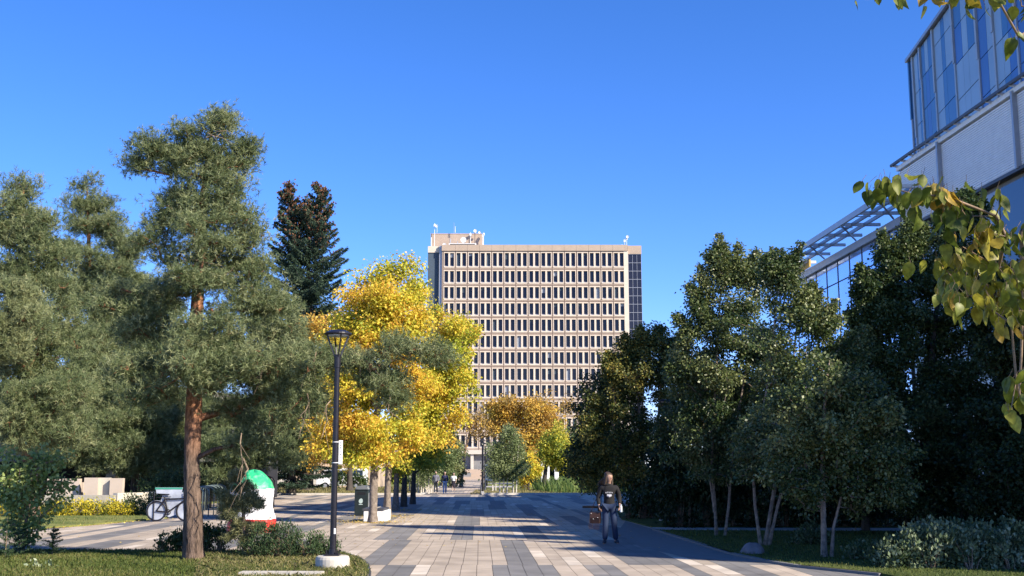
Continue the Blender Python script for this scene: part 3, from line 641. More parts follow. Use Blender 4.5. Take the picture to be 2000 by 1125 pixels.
# ================================================================== RIGHT BUILDING
def right_building():
    org = (22, 45, 0); root = empty('glass_building', org, 'modern building with blue glass upper block, white screen and canopied glass hall', 'building')
    rr = random.Random(21)
    # upper block
    ax, ay = 21.6, 60.0; dx, dy = -.0896, -.996  # along the wall towards the camera
    nx, ny = -.996, .0896                        # outward
    L = 27.0; ZB, ZT = 15.0, 23.9
    pt = lambda u, o=0: (ax+dx*u+nx*o, ay+dy*u+ny*o)
    def panel(mb, u0, u1, z0, z1, o0, o1, m):
        p = [pt(u0, o0), pt(u1, o0), pt(u1, o1), pt(u0, o1)]; mb.prism(ccw(p), z0, z1, m)
    core = MB(); p = [pt(0, -.15), pt(L, -.15), (ax+16, ay-L), (ax+18, ay)]; core.prism(ccw(p), ZB, ZT-.1, M['dark_metal']); core.build('upper_block', root, origin=org)
    bay = [0, .75, 2.2, 4.67, 8, 11.4, 13.5, 16.2, 19, 22.3, 27]
    for i in range(len(bay)-1):
        mb = MB(); u0, u1 = bay[i], bay[i+1]; fw = .3
        cols = ['pale_blue_glass', 'mid_blue_glass', 'pale_blue_glass', 'mid_blue_glass', 'deep_blue_glass']
        sp = u0+fw+(u1-u0-fw)*rr.choice([.35, .6, .68]); pr = rr.random()*1.6; prev = None
        cuts = [u0+fw, sp, u1]
        if u1-u0 > 2.3: cuts = [u0+fw]+sorted([u0+fw+(u1-u0-fw)*rr.uniform(.22, .42), u0+fw+(u1-u0-fw)*rr.uniform(.55, .8)])+[u1]
        for ci, (a, c) in enumerate(zip(cuts[:-1], cuts[1:])):
            z = ZT-.25; first = True; m = 'pale_blue_glass' if (ci+i) % 2 else 'mid_blue_glass'
            while z > ZB:
                h = (.5+pr) if first else 1.75; first = False; zz = max(ZB, z-h)
                if rr.random() < .28: m = rr.choice(cols)
                panel(mb, a+.012, c-.012, zz+.02, z-.02, -.1, .02, M[m]); z = zz
        mb.build('glass_bay', root, origin=org)
        f = MB(); zc = ZB+rr.uniform(2, 7); panel(f, u0, u0+fw*.7, zc, ZT-.2, -.1, .09, M['fin_metal'] if i else M['mid_blue_glass']); panel(f, u0+.1, u0+fw*.9, ZB, zc-.02, -.1, .07, M['fin_metal']); f.build('fin', root, origin=org)
    pb = MB(); panel(pb, -.05, L, ZT-.18, ZT, -.6, .2, M['grey_metal']); pb.build('parapet', root, origin=org)
    # screen and the wall below
    sx = lambda y: 19.05+.053*(55-y)
    Y0, Y1 = 55.0, 30.0
    sc = MB()
    z = 13.4; 
    while z < 16.2: sc.bar((sx(Y0), Y0, z), (sx(Y1), Y1, z), .05, .075, M['screen']); z += .1
    sc.build('screen', root, origin=org)
    bk = MB(); bk.bar((sx(Y0)+.12, Y0-.01, 14.8), (sx(Y1)+.12, Y1, 14.8), .04, 2.9, M['screen']); bk.build('screen_backing', root, origin=org)
    rim = MB(); rim.bar((sx(Y0)-.35, Y0+.2, 16.62), (sx(Y1)-.35, Y1, 16.62), .12, .12, M['dark_metal']); rim.bar((sx(Y0)-.02, Y0+.1, 16.42), (sx(Y1)-.02, Y1, 16.42), .25, .2, M['screen'])
    y = Y0
    while y > Y1: rim.bar((sx(y)+.3, y, 16.45), (sx(y)-.36, y, 16.6), .06, .12, M['white_metal']); y -= 1.0
    rim.build('rim', root, origin=org)
    bt = MB(); bt.bar((sx(Y0)-.05, Y0, 13.28), (sx(Y1)-.05, Y1, 13.28), .2, .14, M['dark_metal']); bt.build('bottom_rail', root, origin=org)
    for y in (50.2, 43.2, 36.5):
        a = MB(); a.bar((sx(y)-.07, y, 13.3), (sx(y)-.07, y, 16.4), .16, .3, M['grey_metal']); a.build('post', root, origin=org)
    lo = MB(); lo.prism(ccw([(sx(Y0)+.2, Y0), (sx(Y1)+.2, Y1), (36, Y1), (36, Y0)]), 0, 13.2, M['grey_wall']); lo.prism(ccw([(sx(Y0)+.3, Y0-.01), (sx(Y1)+.3, Y1+.01), (36, Y1+.01), (36, Y0-.01)]), 13.2, 16.4, M['grey_wall']); lo.build('lower_wall', root, origin=org)
    y = Y0-.3; i = 0
    while y > Y1+2:
        wv = rr.choice([1.4, 2.1]); a = MB()
        for z0, z1 in ((.3, 3.4), (3.5, 6.6), (6.7, 9.8), (9.9, 13.0)):
            a.bar((sx(y)+.14, y, (z0+z1)/2), (sx(y-wv)+.14, y-wv+.08, (z0+z1)/2), .08, z1-z0, M[rr.choice(['dark_glass', 'dark_glass', 'grey_metal'])])
        a.build('glass_bay', root, origin=org); y -= wv+.06
    ex = MB(); ex.prism(ccw([(sx(29.8)+.25, 29.8), (sx(11)+.25, 11), (38, 11), (38, 29.8)]), 0, 15.5, M['grey_wall']); ex.build('added_shade_wing', root, origin=org)  # unseen wing, added and sized to shade the pavement and right lawn
    for yw in np.arange(12.5, 29, 2.4):  # windows of the added, unseen wing
        for zw in (1.0, 5.0, 9.0): a = MB(); a.box(sx(yw)+.2, sx(yw)+.28, yw, yw+1.7, zw, zw+2.6, M['dark_glass']); a.build('window', root, origin=org)
    # glass hall
    hx = lambda y: 19.2-.047*(y-55); HY0, HY1 = 55.2, 79.0; ZT2 = 13.96
    hall = MB(); hall.prism(ccw([(hx(HY0)+.12, HY0), (hx(HY1)+.12, HY1), (34, HY1), (34, HY0)]), 0, ZT2-.3, M['grey_wall']); hall.build('hall', root, origin=org)
    zs = [ZT2-.25, ZT2-1.5, ZT2-3.5, ZT2-5.5, ZT2-7.5, ZT2-9.5, ZT2-11.7, .1]
    y = HY0
    while y < HY1-1:
        a = MB()
        for k in range(len(zs)-1): a.bar((hx(y)+.03, y+.05, (zs[k]+zs[k+1])/2), (hx(y+2)+.03, y+1.95, (zs[k]+zs[k+1])/2), .06, zs[k]-zs[k+1]-.08, M['hall_glass'])
        a.bar((hx(y)+.02, y, ZT2/2), (hx(y)+.02, y+.001, ZT2/2), .1, .1, M['dark_metal']) if False else None
        a.box(hx(y)-.03, hx(y)+.1, y-.045, y+.045, .1, ZT2-.26, M['dark_metal'])
        a.build('glass_bay', root, origin=org); y += 2
    ed = MB(); ed.bar((hx(HY0)-.03, HY0, ZT2-.05), (hx(HY1)-.03, HY1, ZT2-.05), .3, .4, M['grey_metal']); ed.build('roof_edge', root, origin=org)
    cn = MB(); mtl = M['white_metal']
    ox = lambda y: 17.55-.049*(y-51); yy = [51.0, 79.0]
    zo = 14.55
    cn.bar((ox(yy[0]), yy[0], zo), (ox(yy[1]), yy[1], zo), .12, .3, M['grey_metal'])
    for fr, wd in ((.36, .09), (.7, .09)): 
        cn.bar((ox(yy[0])+fr*1.9, yy[0], zo-.02), (ox(yy[1])+fr*1.9, yy[1], zo-.02), wd, .18, M['grey_metal'])
    y = yy[0]
    while y <= yy[1]+.1: cn.bar((ox(y)-.05, y, zo+.001), (hx(y)+.35, y, zo+.001), .14, .16, mtl); y += 2.75
    y = yy[0]+1.3
    while y <= yy[1]: cn.bar((ox(y)+.05, y, zo+.11), (ox(y)+1.2, y+.0, zo+.11), .08, .04, mtl); y += 1.375*2
    for q in (53.75, 59.25, 64.75, 70.25): cn.bar((ox(q)+.1, q, zo), (hx(q+2.75), q+2.75, zo-.3), .07, .07, M['grey_metal'])
    cn.build('canopy', root, origin=org)
    oc = MB(); oc.bar((hx(71)-.1, 69.8, 14.5), (hx(73)-.1, 74.0, 14.5), .1, .62, M['ochre']); oc.build('ochre_panel', root, origin=org)
right_building()
# ================================================================== LEFT BACKGROUND
def left_building():
    org = (-22, 66, 0); root = empty('low_building', org, 'low grey concrete building with a deep dark porch behind the left pines', 'building')
    x0, x1 = W(-260, 900, 63)[0], W(420, 900, 63)[0]
    b = MB(); zb = W(100, 901, 63)[2]; b.box(x0, x1, 63, 80, zb, 5.6, M['grey_wall']); b.build('upper_wall', root, origin=org)
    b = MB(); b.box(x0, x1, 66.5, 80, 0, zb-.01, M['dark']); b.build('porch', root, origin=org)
    for x in np.arange(x0+.3, x1, 4.2):
        b = MB(); b.box(x, x+.5, 63.2, 63.8, 0, zb-.01, M['beige_wall']); b.build('pillar', root, origin=org)
    b = MB(); b.box(x0-.2, x1+.2, 62.7, 80.2, 5.62, 6.0, M['pale_concrete']); b.build('roof_edge', root, origin=org)
left_building()
def screens():
    def wl(name, px0, px1, ytop, Y, m, label, d=.25, joints=0, Y2=None):
        a = W(px0, ytop, Y); c = W(px1, ytop, Y2 or Y); b = MB(); b.bar((a[0], a[1], a[2]/2), (c[0], c[1], a[2]/2), d, a[2], m)
        o = b.build(name, origin=((a[0]+c[0])/2, Y, 0)); tag(o, label, 'wall'); return o
    wl('low_wall', 60, 225, 967, 50, M['concrete'], 'long low grey concrete wall behind the yellow hedge')
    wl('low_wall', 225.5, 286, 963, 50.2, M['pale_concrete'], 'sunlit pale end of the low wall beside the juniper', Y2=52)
    wl('wall_panel', 95, 158, 935, 56, M['pink_wall'], 'tall pinkish wall panel left of the narrow gap', d=.3)
    wl('wall_panel', 159.5, 165, 942, 56.4, M['pink_wall'], 'narrow short pale wall panel in the gap', d=.3)
    wl('wall_panel', 167, 194, 933, 55.5, M['pink_wall'], 'pale upright wall panel just right of the gap', d=.3)
    wl('wall_panel', 195, 216, 933, 55.8, M['pale_concrete'], 'pale upright wall panel between the two joints', d=.3)
    wl('wall_panel', 217, 242, 934, 55.5, M['pink_wall'], 'pale upright wall panel partly under drooping pine boughs', d=.3)
    for i, px in enumerate((288, 296, 304)):
        a = W(px, 961, 53); b = MB(); b.tube([(a[0], 53, 0), (a[0], 53, a[2])], .08, M['grey_metal'], 8); b.lathe([(.1, 0), (.1, .03)], (a[0], 53, a[2]), M['dark_metal'], 8)
        tag(b.build('bollard', origin=(a[0], 53, 0)), 'short grey post beside the pale wall end, %s the bicycle sign' % ['farthest from', 'middle one before', 'nearest to'][i], 'post', 'grey posts by the wall')
screens()
def far_left_building():
    Y = 122; org = (W(560, 900, Y)[0], Y, 0); root = empty('beige_building', org, 'beige block with pale pilasters and a white door beyond the spruce', 'building')
    x = lambda p, yy=Y: W(p, 900, yy)[0]
    b = MB(); b.box(x(400), x(600), Y, Y+16, 0, 5.2, M['beige_wall']); b.box(x(600), x(720), Y+6, Y+16, 0, 4.2, M['beige_wall']); b.build('wall', root, origin=org)
    for p, q in ((519, 525), (538, 541), (608, 621), (470, 476)):
        b = MB(); b.box(x(p), x(q), Y-.8, Y-.01, 0, 4.8, M['pale_concrete']); b.build('pilaster', root, origin=org)
    b = MB(); b.box(x(544), x(556), Y-.15, Y-.01, 0, 2.7, M['white']); b.box(x(557), x(566), Y-.15, Y-.01, .8, 2.7, M['grey_metal']); b.build('door', root, origin=org)
    b = MB(); b.box(x(398), x(602), Y-1.2, Y+16, 5.22, 5.7, M['pale_concrete']); b.build('roof', root, origin=org)
    b = MB(); b.add([(x(526), Y-3, 0), (x(560), Y-3, 0), (x(560), Y-.9, 0), (x(526), Y-.9, 0), (x(526), Y-3, .1), (x(560), Y-3, .1), (x(560), Y-.9, .9), (x(526), Y-.9, .9)], [(0,3,2,1),(4,5,6,7),(0,1,5,4),(1,2,6,5),(2,3,7,6),(3,0,4,7)], M['concrete'])
    b.build('ramp', root, origin=org)
far_left_building()
def van():
    Y = 116; cx = W(668, 925, Y)[0]; root = empty('delivery_van', (cx, Y, 0), 'white van parked beyond the trees behind the lamp post', 'van')
    prof = [(-2.4, .35), (-2.4, 1.15), (-2.1, 1.25), (-1.55, 2.0), (2.35, 2.05), (2.45, 1.9), (2.45, .35)]
    b = MB(); n = len(prof); vs = [(x, -1, z) for x, z in prof]+[(x, 1, z) for x, z in prof]
    b.add(vs, [tuple(range(n)), tuple(range(n, 2*n))[::-1]]+[(i, n+i, n+(i+1) % n, (i+1) % n) for i in range(n)], M['white']); b.build('body', root, bevel=.06)
    b = MB(); b.add([(-1.5, -1.01, 1.3), (-.5, -1.01, 1.3), (-.5, -1.01, 1.85), (-1.3, -1.01, 1.85)], [(0, 1, 2, 3)], M['dark_glass']); b.box(-.4, .8, -1.015, -1.0, 1.3, 1.85, M['dark_glass']); b.box(.9, 2.2, -1.015, -1.0, 1.3, 1.85, M['dark_glass']); b.build('window', root)
    for x in (-1.5, 1.5):
        for y in (-.92, .92):
            b = MB(); b.tube([(x, y-.12, .34), (x, y+.12, .34)], .34, M['black_metal'], 16); b.tube([(x, y-.13, .34), (x, y+.13, .34)], .2, M['grey_metal'], 12); b.build('wheel', root)
van()
for px, w_, top, lb in ((1065, 16, 899, 'tall slim white stone slab standing on the far lawn'), (1087, 8, 910, 'short narrow white stone slab right of the taller one')):
    Y = 118; c = W(px, 930, Y); h = W(px, top, Y)[2]; b = MB(); s = w_/ppm(Y)/2
    b.box(c[0]-s, c[0]+s, Y-.2, Y+.2, 0 if w_ > 10 else .9, h, M['white'])
    if w_ > 10: b.box(c[0]-s*2, c[0]+s*2.4, Y-.4, Y+.4, 0, .3, M['white'])
    else: b.box(c[0]-.05, c[0]+.05, Y-.05, Y+.05, 0, .9, M['dark_metal'])
    tag(b.build('stone_slab', origin=(c[0], Y, 0), bevel=.03), lb, 'monument')
Y = 104; c = W(956, 920, Y); b = MB(); b.bar((c[0], Y, 1.05), (c[0]+.15, Y+.6, 2.4), .9, .05, M['white_metal'], up=(0, 0, 1)); 
b = MB(); b.add([(c[0]-.38, Y, 1.0), (c[0]+.42, Y, .8), (c[0]+.36, Y+.2, 2.35), (c[0]-.38, Y+.2, 2.35), (c[0]-.38, Y+.06, 1.0), (c[0]+.42, Y+.06, .8), (c[0]+.36, Y+.26, 2.35), (c[0]-.38, Y+.26, 2.35)], [(0,1,2,3),(7,6,5,4),(0,4,5,1),(1,5,6,2),(2,6,7,3),(3,7,4,0)], mat('banner', (.42, .5, .55), .5, .25, 3))
b.box(c[0]-.4, c[0]-.34, Y, Y+.08, 0, 2.4, M['grey_metal']); b.box(c[0]+.36, c[0]+.42, Y, Y+.08, 0, 2.4, M['grey_metal'])
tag(b.build('sign_board', origin=(c[0], Y, 0)), 'pale blue sign board on two posts beside the far walk', 'sign')
# ================================================================== STREET FURNITURE
def lamp(name, x, y, H, label, group=None, sign=False, base='drum', th=1.0):
    root = empty(name, (x, y, 0), label, 'lamp post', group); s = H/4.33; BM = M['black_metal']; z0 = .27 if base == 'drum' else .06
    if base == 'drum':
        b = MB(); b.lathe([(.30, -.02), (.305, .2), (.29, .245), (.26, .26)], (0, 0, 0), M['pale_concrete'], 28); b.build('footing', root, smooth=False, bevel=.01)
    elif base == 'slab':
        b = MB(); b.lathe([(.3, -.02), (.3, .07), (.27, .085)], (0, 0, 0), M['pale_concrete'], 20); b.build('footing', root)
    b = MB(); b.box(-.13, .13, -.13, .13, z0-.005, z0+.02, BM)
    for i in (-1, 1):
        for j in (-1, 1): b.tube([(i*.1, j*.1, z0+.02), (i*.1, j*.1, z0+.09)], .012, BM, 6)
    b.build('base_plate', root)
    b = MB(); b.tube([(0, 0, z0+.02), (0, 0, z0+.1), (0, 0, z0+.101), (0, 0, H-.64*s)], [.075*th, .07*th, .058*th, .05*th], BM, 16); b.tube([(0, 0, H-.7*s), (0, 0, H-.46*s)], .062, BM, 16); b.build('pole', root)
    b = MB()
    for a in (25, 115, 205, 295):
        c, d = math.cos(R(a)), math.sin(R(a)); b.bar((c*.05, d*.05, H-.5*s), (c*.215*s, d*.215*s, H-.08*s), .022, .03, BM)
    b.build('arm', root)
    b = MB(); b.lathe([(.24*s, H-.10*s), (.255*s, H-.085*s), (.245*s, H-.06*s), (.14*s, H-.012*s), (.03, H)], (0, 0, 0), BM, 28); b.build('lamp_head', root)
    b = MB(); b.lathe([(.19*s, H-.125*s), (.2*s, H-.102*s)], (0, 0, 0), mat('lamp_lens', (.35, .36, .38), .3), 20); b.build('lens', root)
    if sign:
        zt = W(655, 860, y)[2]; zb = W(655, 907, y)[2]; b = MB(); b.box(.062, .135, -.012, .0, zb, zt, M['white']); sg = b.build('sign_plate', root, bevel=.008)
        g = MB(); gm = mat('sign_ink', (.12, .12, .14), .6); h = zt-zb
        for i, f in enumerate((.1, .2, .31, .46, .59, .73, .85)):
            z = zt-h*f; w_ = .022
            if i in (0, 1): g.box(.098-w_/2, .098+w_/2, -.0145, -.0125, z-.012, z-.004, gm); g.box(.098-.004, .098+.004, -.0146, -.0126, z-.004, z+.014, gm)
            elif i in (2, 4): g.box(.098-w_/2, .098-w_/2+.007, -.0145, -.0125, z-.016, z+.014, gm); g.box(.098+w_/2-.007, .098+w_/2, -.0145, -.0125, z-.016, z+.014, gm); g.box(.094, .102, -.0146, -.0126, z+.008, z+.014, gm)
            else: g.box(.098-w_/2, .098+w_/2, -.0145, -.0125, z-.01, z-.004, gm); g.box(.098-w_/2, .098+w_/2, -.0145, -.0125, z+.006, z+.012, gm)
        g.build('lettering', sg)
        g = MB(); 
        for z in (zt-.03, zb+.03): g.lathe([(.056, z-.006), (.056, z+.006)], (0, 0, 0), M['white_metal'], 16); g.box(.05, .075, -.016, -.012, z-.006, z+.006, M['white_metal'])
        g.build('band', root)
        g = MB(); zt = W(648, 1037, y)[2]; g.box(.02, .055, -.062, -.0585, zt-.05, zt+.05, M['white']); g.build('sticker', root)
    return root
lx, ly = G(644, 1117); lamp('lamp_post', lx, ly+.3, 4.33, 'black lamp post with conical lamp head and narrow white sign, standing on a concrete drum', sign=True)
x, y = G(1304, 1019); lamp('lamp_post', x, y, 4.3, 'black lamp post on a flat concrete pad, half hidden in dark trees', base='slab')
for i, (px, py, lb) in enumerate([(942.5, 962, 'nearest slim black lamp post beside the far walk, left of the others'), (947.5, 957.5, 'second slim black lamp post of the row beside the far walk'), (951, 950, 'third slim black lamp post of the row beside the far walk'), (950, 943, 'farthest slim black lamp post beside the walk near the stairs')]):
    x, y = G(px, py); lamp('lamp_post', x, y, 4.4, lb, 'lamp posts along the far walk', base='none', th=1.7)
def bin_():
    x, y = G(708, 1008); y += .3; root = empty('litter_bin', (x, y, 0), 'dark green black litter bin with a pale leaf emblem, beside the first yellow tree', 'litter bin', rz=R(-14))
    m = mat('bin_green', (.018, .026, .022), .4, .2, 6, spec=.5); w_ = .27; h = 1.0; b = MB(); b.box(-w_-.02, w_+.0, -.27, .27, .02, h, m); b.box(-w_-.035, w_+.015, -.285, .285, h+.002, h+.04, m); b.build('body', root, bevel=.015)
    b = MB(); n = 10; pr = [(-w_*1.0*math.cos(math.pi*i/n), h+.042+.15*math.sin(math.pi*i/n)) for i in range(n+1)]
    vs = [(px, -.26, pz) for px, pz in pr]+[(px, .26, pz) for px, pz in pr]; k = n+1
    b.add(vs, [tuple(range(k)), tuple(range(k, 2*k))[::-1]]+[(i, k+i, k+(i+1) % k, (i+1) % k) for i in range(k)], mat('bin_lid', (.2, .21, .21), .5, .15, 6)); b.build('lid', root)
    b = MB(); b.box(w_+.002, w_+.012, -.2, .2, .1, .9, M['grey_metal']); b.build('painted_lit_side', root)  # paler panel paints the sunlight on the right side of the bin
    b = MB(); em = mat('emblem_pale', (.55, .66, .6), .5); pts = []
    for i in range(20):
        a = 2*math.pi*i/20; r = .085*(1+.28*max(0, math.cos(a-R(62)))**6); pts.append((-.02+r*math.cos(a), -.276, .58+r*1.05*math.sin(a)))
    b.add(pts, [tuple(range(20))], em); b.box(-.1, .06, -.275, -.2725, .44, .47, em); b.build('emblem', root)
    b = MB(); b.box(-.17, .17, -.276, -.262, .83, .93, M['dark']); b.build('slot', root)
bin_()
def bench():
    xa, ya = G(729, 1020); root = empty('concrete_bench', (xa, ya+1.2, 0), 'white concrete block seat with a dark slatted top behind the first yellow tree trunk', 'bench')
    b = MB(); b.box(-.38, .38, -.9, .9, 0, .38, M['white']); b.build('block', root, bevel=.015)
    for x in (-.28, .18): 
        t = MB(); t.box(x-.14, x+.14, -.92, .92, .385, .46, M['dark_metal']); t.build('seat_slat', root)
    t = MB(); t.box(-.05, .03, -.91, .91, .382, .475, M['concrete']); t.build('spacer', root)
bench()
def timber_bench():
    x0, y0 = W(1137, 990, 52)[0], 52; z = W(1150, 990, 52)[2]; root = empty('timber_bench', (x0+1, y0, 0), 'dark timber bench with a pointed end, just left of the woman', 'bench')
    m = mat('dark_timber', (.12, .06, .03), .6, .3, 8); b = MB(); b.prism([(-1.0, -.2), (-.6, -.35), (1.8, -.35), (1.8, .25), (-.7, .25)], z-.05, z+.05, m); b.build('seat', root)
    for x in (-.1, 1.5):
        b = MB(); b.box(x-.2, x+.2, -.2, .15, 0, z-.051, m); b.build('leg', root)
timber_bench()
def bike_sign():
    x0, y0 = G(306, 1016); x1, _ = G(402, 1016); y0 = G(330, 1019)[1]; s = 1.0; root = empty('bicycle_sign', (x0, y0, 0), 'life size bicycle shaped sign of silver panel with black bicycle outline behind the pine trunk', 'bicycle sign')
    Lx = x1-x0; r = .35; BM = M['black_metal']; SV = mat('silver_panel', (.42, .45, .52), .35, .3, 2.5, metal=.2)
    def disc(mb, cx, cz, rr, m, y0=0, y1=.02): mb.prism([(cx+rr*math.cos(2*math.pi*i/28), cz+rr*math.sin(2*math.pi*i/28)) for i in range(28)], y0, y1, m)
    def P(mb):   # x,z drawing lying flat -> upright
        for i, (a, c, d) in enumerate(mb.v): mb.v[i] = (a, d, c)
        return mb
    p = MB(); hub1, hub2 = (r+.02, r+.02), (Lx-r-.02, r+.02); bb = (.78, .33); seat = (.68, .86); head = (1.3, .86)
    p.prism(ccw([(.36, .3), (.82, .16), (1.2, .3), (1.42, .42), (1.3, 1.0), (1.15, 1.05), (.55, .92), (.5, .75)]), .02, .035, SV); P(p).build('backing_panel', root)
    for c in (hub1, hub2):
        q = MB(); disc(q, c[0], c[1], r+.02, SV, .0, .018); o = P(q).build('wheel', root)
        t = MB(); pts = [(c[0]+(r-.02)*math.cos(2*math.pi*i/32), -.02, c[1]+(r-.02)*math.sin(2*math.pi*i/32)) for i in range(33)]; t.tube(pts, .03, BM, 6); t.build('tyre', o)
    f = MB()
    for a, c in ((hub1, bb), (hub1, (.66, .78)), (bb, (.64, .84)), ((.65, .78), (1.32, .8)), (bb, (1.34, .74)), ((1.32, .92), (hub2[0], hub2[1]))): f.tube([(a[0], -.03, a[1]), (c[0], -.03, c[1])], .027, BM, 6)
    f.build('frame', root)
    t = MB(); t.tube([(.5, -.03, .93), (.8, -.03, .945)], [.025, .02], BM, 6); t.build('saddle', root)
    t = MB(); t.tube([(.34, -.03, .84), (.86, -.03, .86)], .014, BM, 6); t.build('rack', root)
    t = MB(); t.tube([(1.32, -.03, .9), (1.3, -.03, 1.0), (1.42, -.03, 1.02), (1.46, -.03, .95)], .014, BM, 6); t.build('handlebar', root)
    t = MB(); pts = [(bb[0]+.09*math.cos(2*math.pi*i/16), -.045, bb[1]+.09*math.sin(2*math.pi*i/16)) for i in range(17)]; t.tube(pts, .016, BM, 6); t.tube([(bb[0], -.045, bb[1]), (bb[0]-.05, -.045, bb[1]-.17)], .014, BM, 6); t.build('crank', root)
    zt = W(330, 952, y0)[2]; t = MB(); t.prism(ccw([(.33, .98), (1.2, .94), (1.25, zt), (.28, zt)]), .04, .06, SV); P(t).build('board', root)
    t = MB(); t.box(.27, 1.24, .034, .039, zt-.07, zt-.005, mat('green_strip', (.05, .28, .2), .5)); t.build('green_strip', root)
    t = MB(); t.tube([(.27, -.02, 0), (.27, -.02, 1.0)], .022, BM, 8); t.build('post', root)
bike_sign()
def hoop(x, y, label, group, r=.38, h=.95, rz=0, m='green_metal', w_=.024):
    b = MB(); pts = [(-r, 0, 0), (-r, 0, h-r*.55)]+[(-r*math.cos(a), 0, h-r*.55+r*.55*math.sin(a)) for a in np.linspace(.15, math.pi-.15, 9)]+[(r, 0, h-r*.55), (r, 0, 0)]
    b.tube(pts, w_, M[m], 8); o = b.build('bicycle_rack', smooth=True, origin=(0, 0, 0)); o.location = (x, y, 0); o.rotation_euler.z = rz; return tag(o, label, 'bike rack', group)
ords = ['first', 'second', 'third', 'fourth', 'fifth', 'sixth', 'seventh', 'eighth']
for i in range(8):
    px = 404-i*1.2+(0 if i else 0); f = i; Yh = 44.5+f*1.5; xx = W([393, 404, 414, 421, 427, 431, 434, 437][i], 990, Yh)[0]
    hoop(xx-.32, Yh, 'steel hoop bike rack, %s in the row right of the bicycle sign' % ords[i], 'bike racks in a row right of the bicycle sign', rz=R(8), h=1.15)
for i, (px, Yh) in enumerate([(527, 58), (531, 56.2)]):
    hoop(W(px, 980, Yh)[0]-.3, Yh, '%s black hoop bike rack peeking out right of the painted rock' % ['farther', 'nearer'][i], 'black bike racks beyond the painted rock', rz=R(10), m='black_metal', h=1.5, w_=.035)
def painted_rock():
    x, y = G(483, 1041); y += .6; root = empty('painted_rock', (x, y, 0), 'big boulder painted green on top, white in the middle and red at the base', 'rock')
    k = 64; nz = 56; V = []; F = []; rg = np.random.default_rng(2); ph = rg.random(12)*6.28
    H = W(485, 918, y)[2]; Rx = 43/ppm(y)*1.0
    for i in range(nz):
        t = i/(nz-1); z = H*t; r = 1.0 if t < .55 else math.sqrt(max(0, 1-((t-.55)/.45)**2))**.9
        r *= .97+.06*math.sin(t*9+1)-.05*(t > .3)*t
        for j in range(k):
            a = 2*math.pi*j/k; q = r*(1+.035*math.sin(2*a+ph[0]+t*2)+.03*math.sin(3*a+ph[1]-t*5)+.02*math.sin(7*a+ph[2]+t*9)+.012*math.sin(13*a+ph[3]+t*21)+.01*math.sin(19*a-t*33))
            V.append((Rx*q*math.cos(a)+.12*Rx*(1-t)*-.5, .62*q*math.sin(a), z*(1+.012*math.sin(5*a+t*12))))
    j = np.arange(k); F = np.concatenate([np.stack([i*k+j, i*k+(j+1) % k, (i+1)*k+(j+1) % k, (i+1)*k+j], 1) for i in range(nz-1)])
    m, t, b = nodes('rock_paint'); tc = t.nodes.new('ShaderNodeTexCoord'); sp = t.nodes.new('ShaderNodeSeparateXYZ'); n = t.nodes.new('ShaderNodeTexNoise'); n.inputs['Scale'].default_value = 3; n.inputs['Detail'].default_value = 5
    t.links.new(tc.outputs['Object'], sp.inputs[0]); t.links.new(tc.outputs['Object'], n.inputs[0])
    ad = t.nodes.new('ShaderNodeMath'); ad.operation = 'MULTIPLY_ADD'; ad.inputs[1].default_value = .13; t.links.new(n.outputs['Fac'], ad.inputs[0]); t.links.new(sp.outputs['Z'], ad.inputs[2])
    mr = t.nodes.new('ShaderNodeMapRange'); mr.inputs[1].default_value = 0; mr.inputs[2].default_value = H; t.links.new(ad.outputs[0], mr.inputs[0])
    cr = t.nodes.new('ShaderNodeValToRGB'); cr.color_ramp.interpolation = 'CONSTANT'; e = cr.color_ramp.elements; e[0].color = (.62, .035, .025, 1); e[1].position = .25; e[1].color = (.78, .78, .82, 1)
    q = e.new(.73); q.color = (.02, .42, .17, 1); t.links.new(mr.outputs[0], cr.inputs[0])
    n2 = t.nodes.new('ShaderNodeTexNoise'); n2.inputs['Scale'].default_value = 5; n2.inputs['Detail'].default_value = 8; t.links.new(tc.outputs['Object'], n2.inputs[0])
    m2 = t.nodes.new('ShaderNodeMapRange'); m2.inputs[1].default_value = .5; m2.inputs[2].default_value = .75; m2.inputs[3].default_value = 0; m2.inputs[4].default_value = .55; t.links.new(n2.outputs['Fac'], m2.inputs[0])
    mx = t.nodes.new('ShaderNodeMix'); mx.data_type = 'RGBA'; t.links.new(m2.outputs[0], mx.inputs[0]); t.links.new(cr.outputs[0], mx.inputs[6]); mx.inputs[7].default_value = (.5, .62, .55, 1)
    gt = t.nodes.new('ShaderNodeMath'); gt.operation = 'GREATER_THAN'; gt.inputs[1].default_value = .73; t.links.new(mr.outputs[0], gt.inputs[0]); ml = t.nodes.new('ShaderNodeMath'); ml.operation = 'MULTIPLY'
    t.links.new(gt.outputs[0], ml.inputs[0]); t.links.new(m2.outputs[0], ml.inputs[1]); t.links.new(ml.outputs[0], mx.inputs[0])
    t.links.new(mx.outputs[2], b.inputs['Base Color']); b.inputs['Roughness'].default_value = .55
    bp = t.nodes.new('ShaderNodeBump'); bp.inputs['Strength'].default_value = .7; bp.inputs['Distance'].default_value = .06; t.links.new(n2.outputs['Fac'], bp.inputs['Height']); t.links.new(bp.outputs[0], b.inputs['Normal'])
    npmesh('rock', V, F, m, root, smooth=True)
painted_rock()
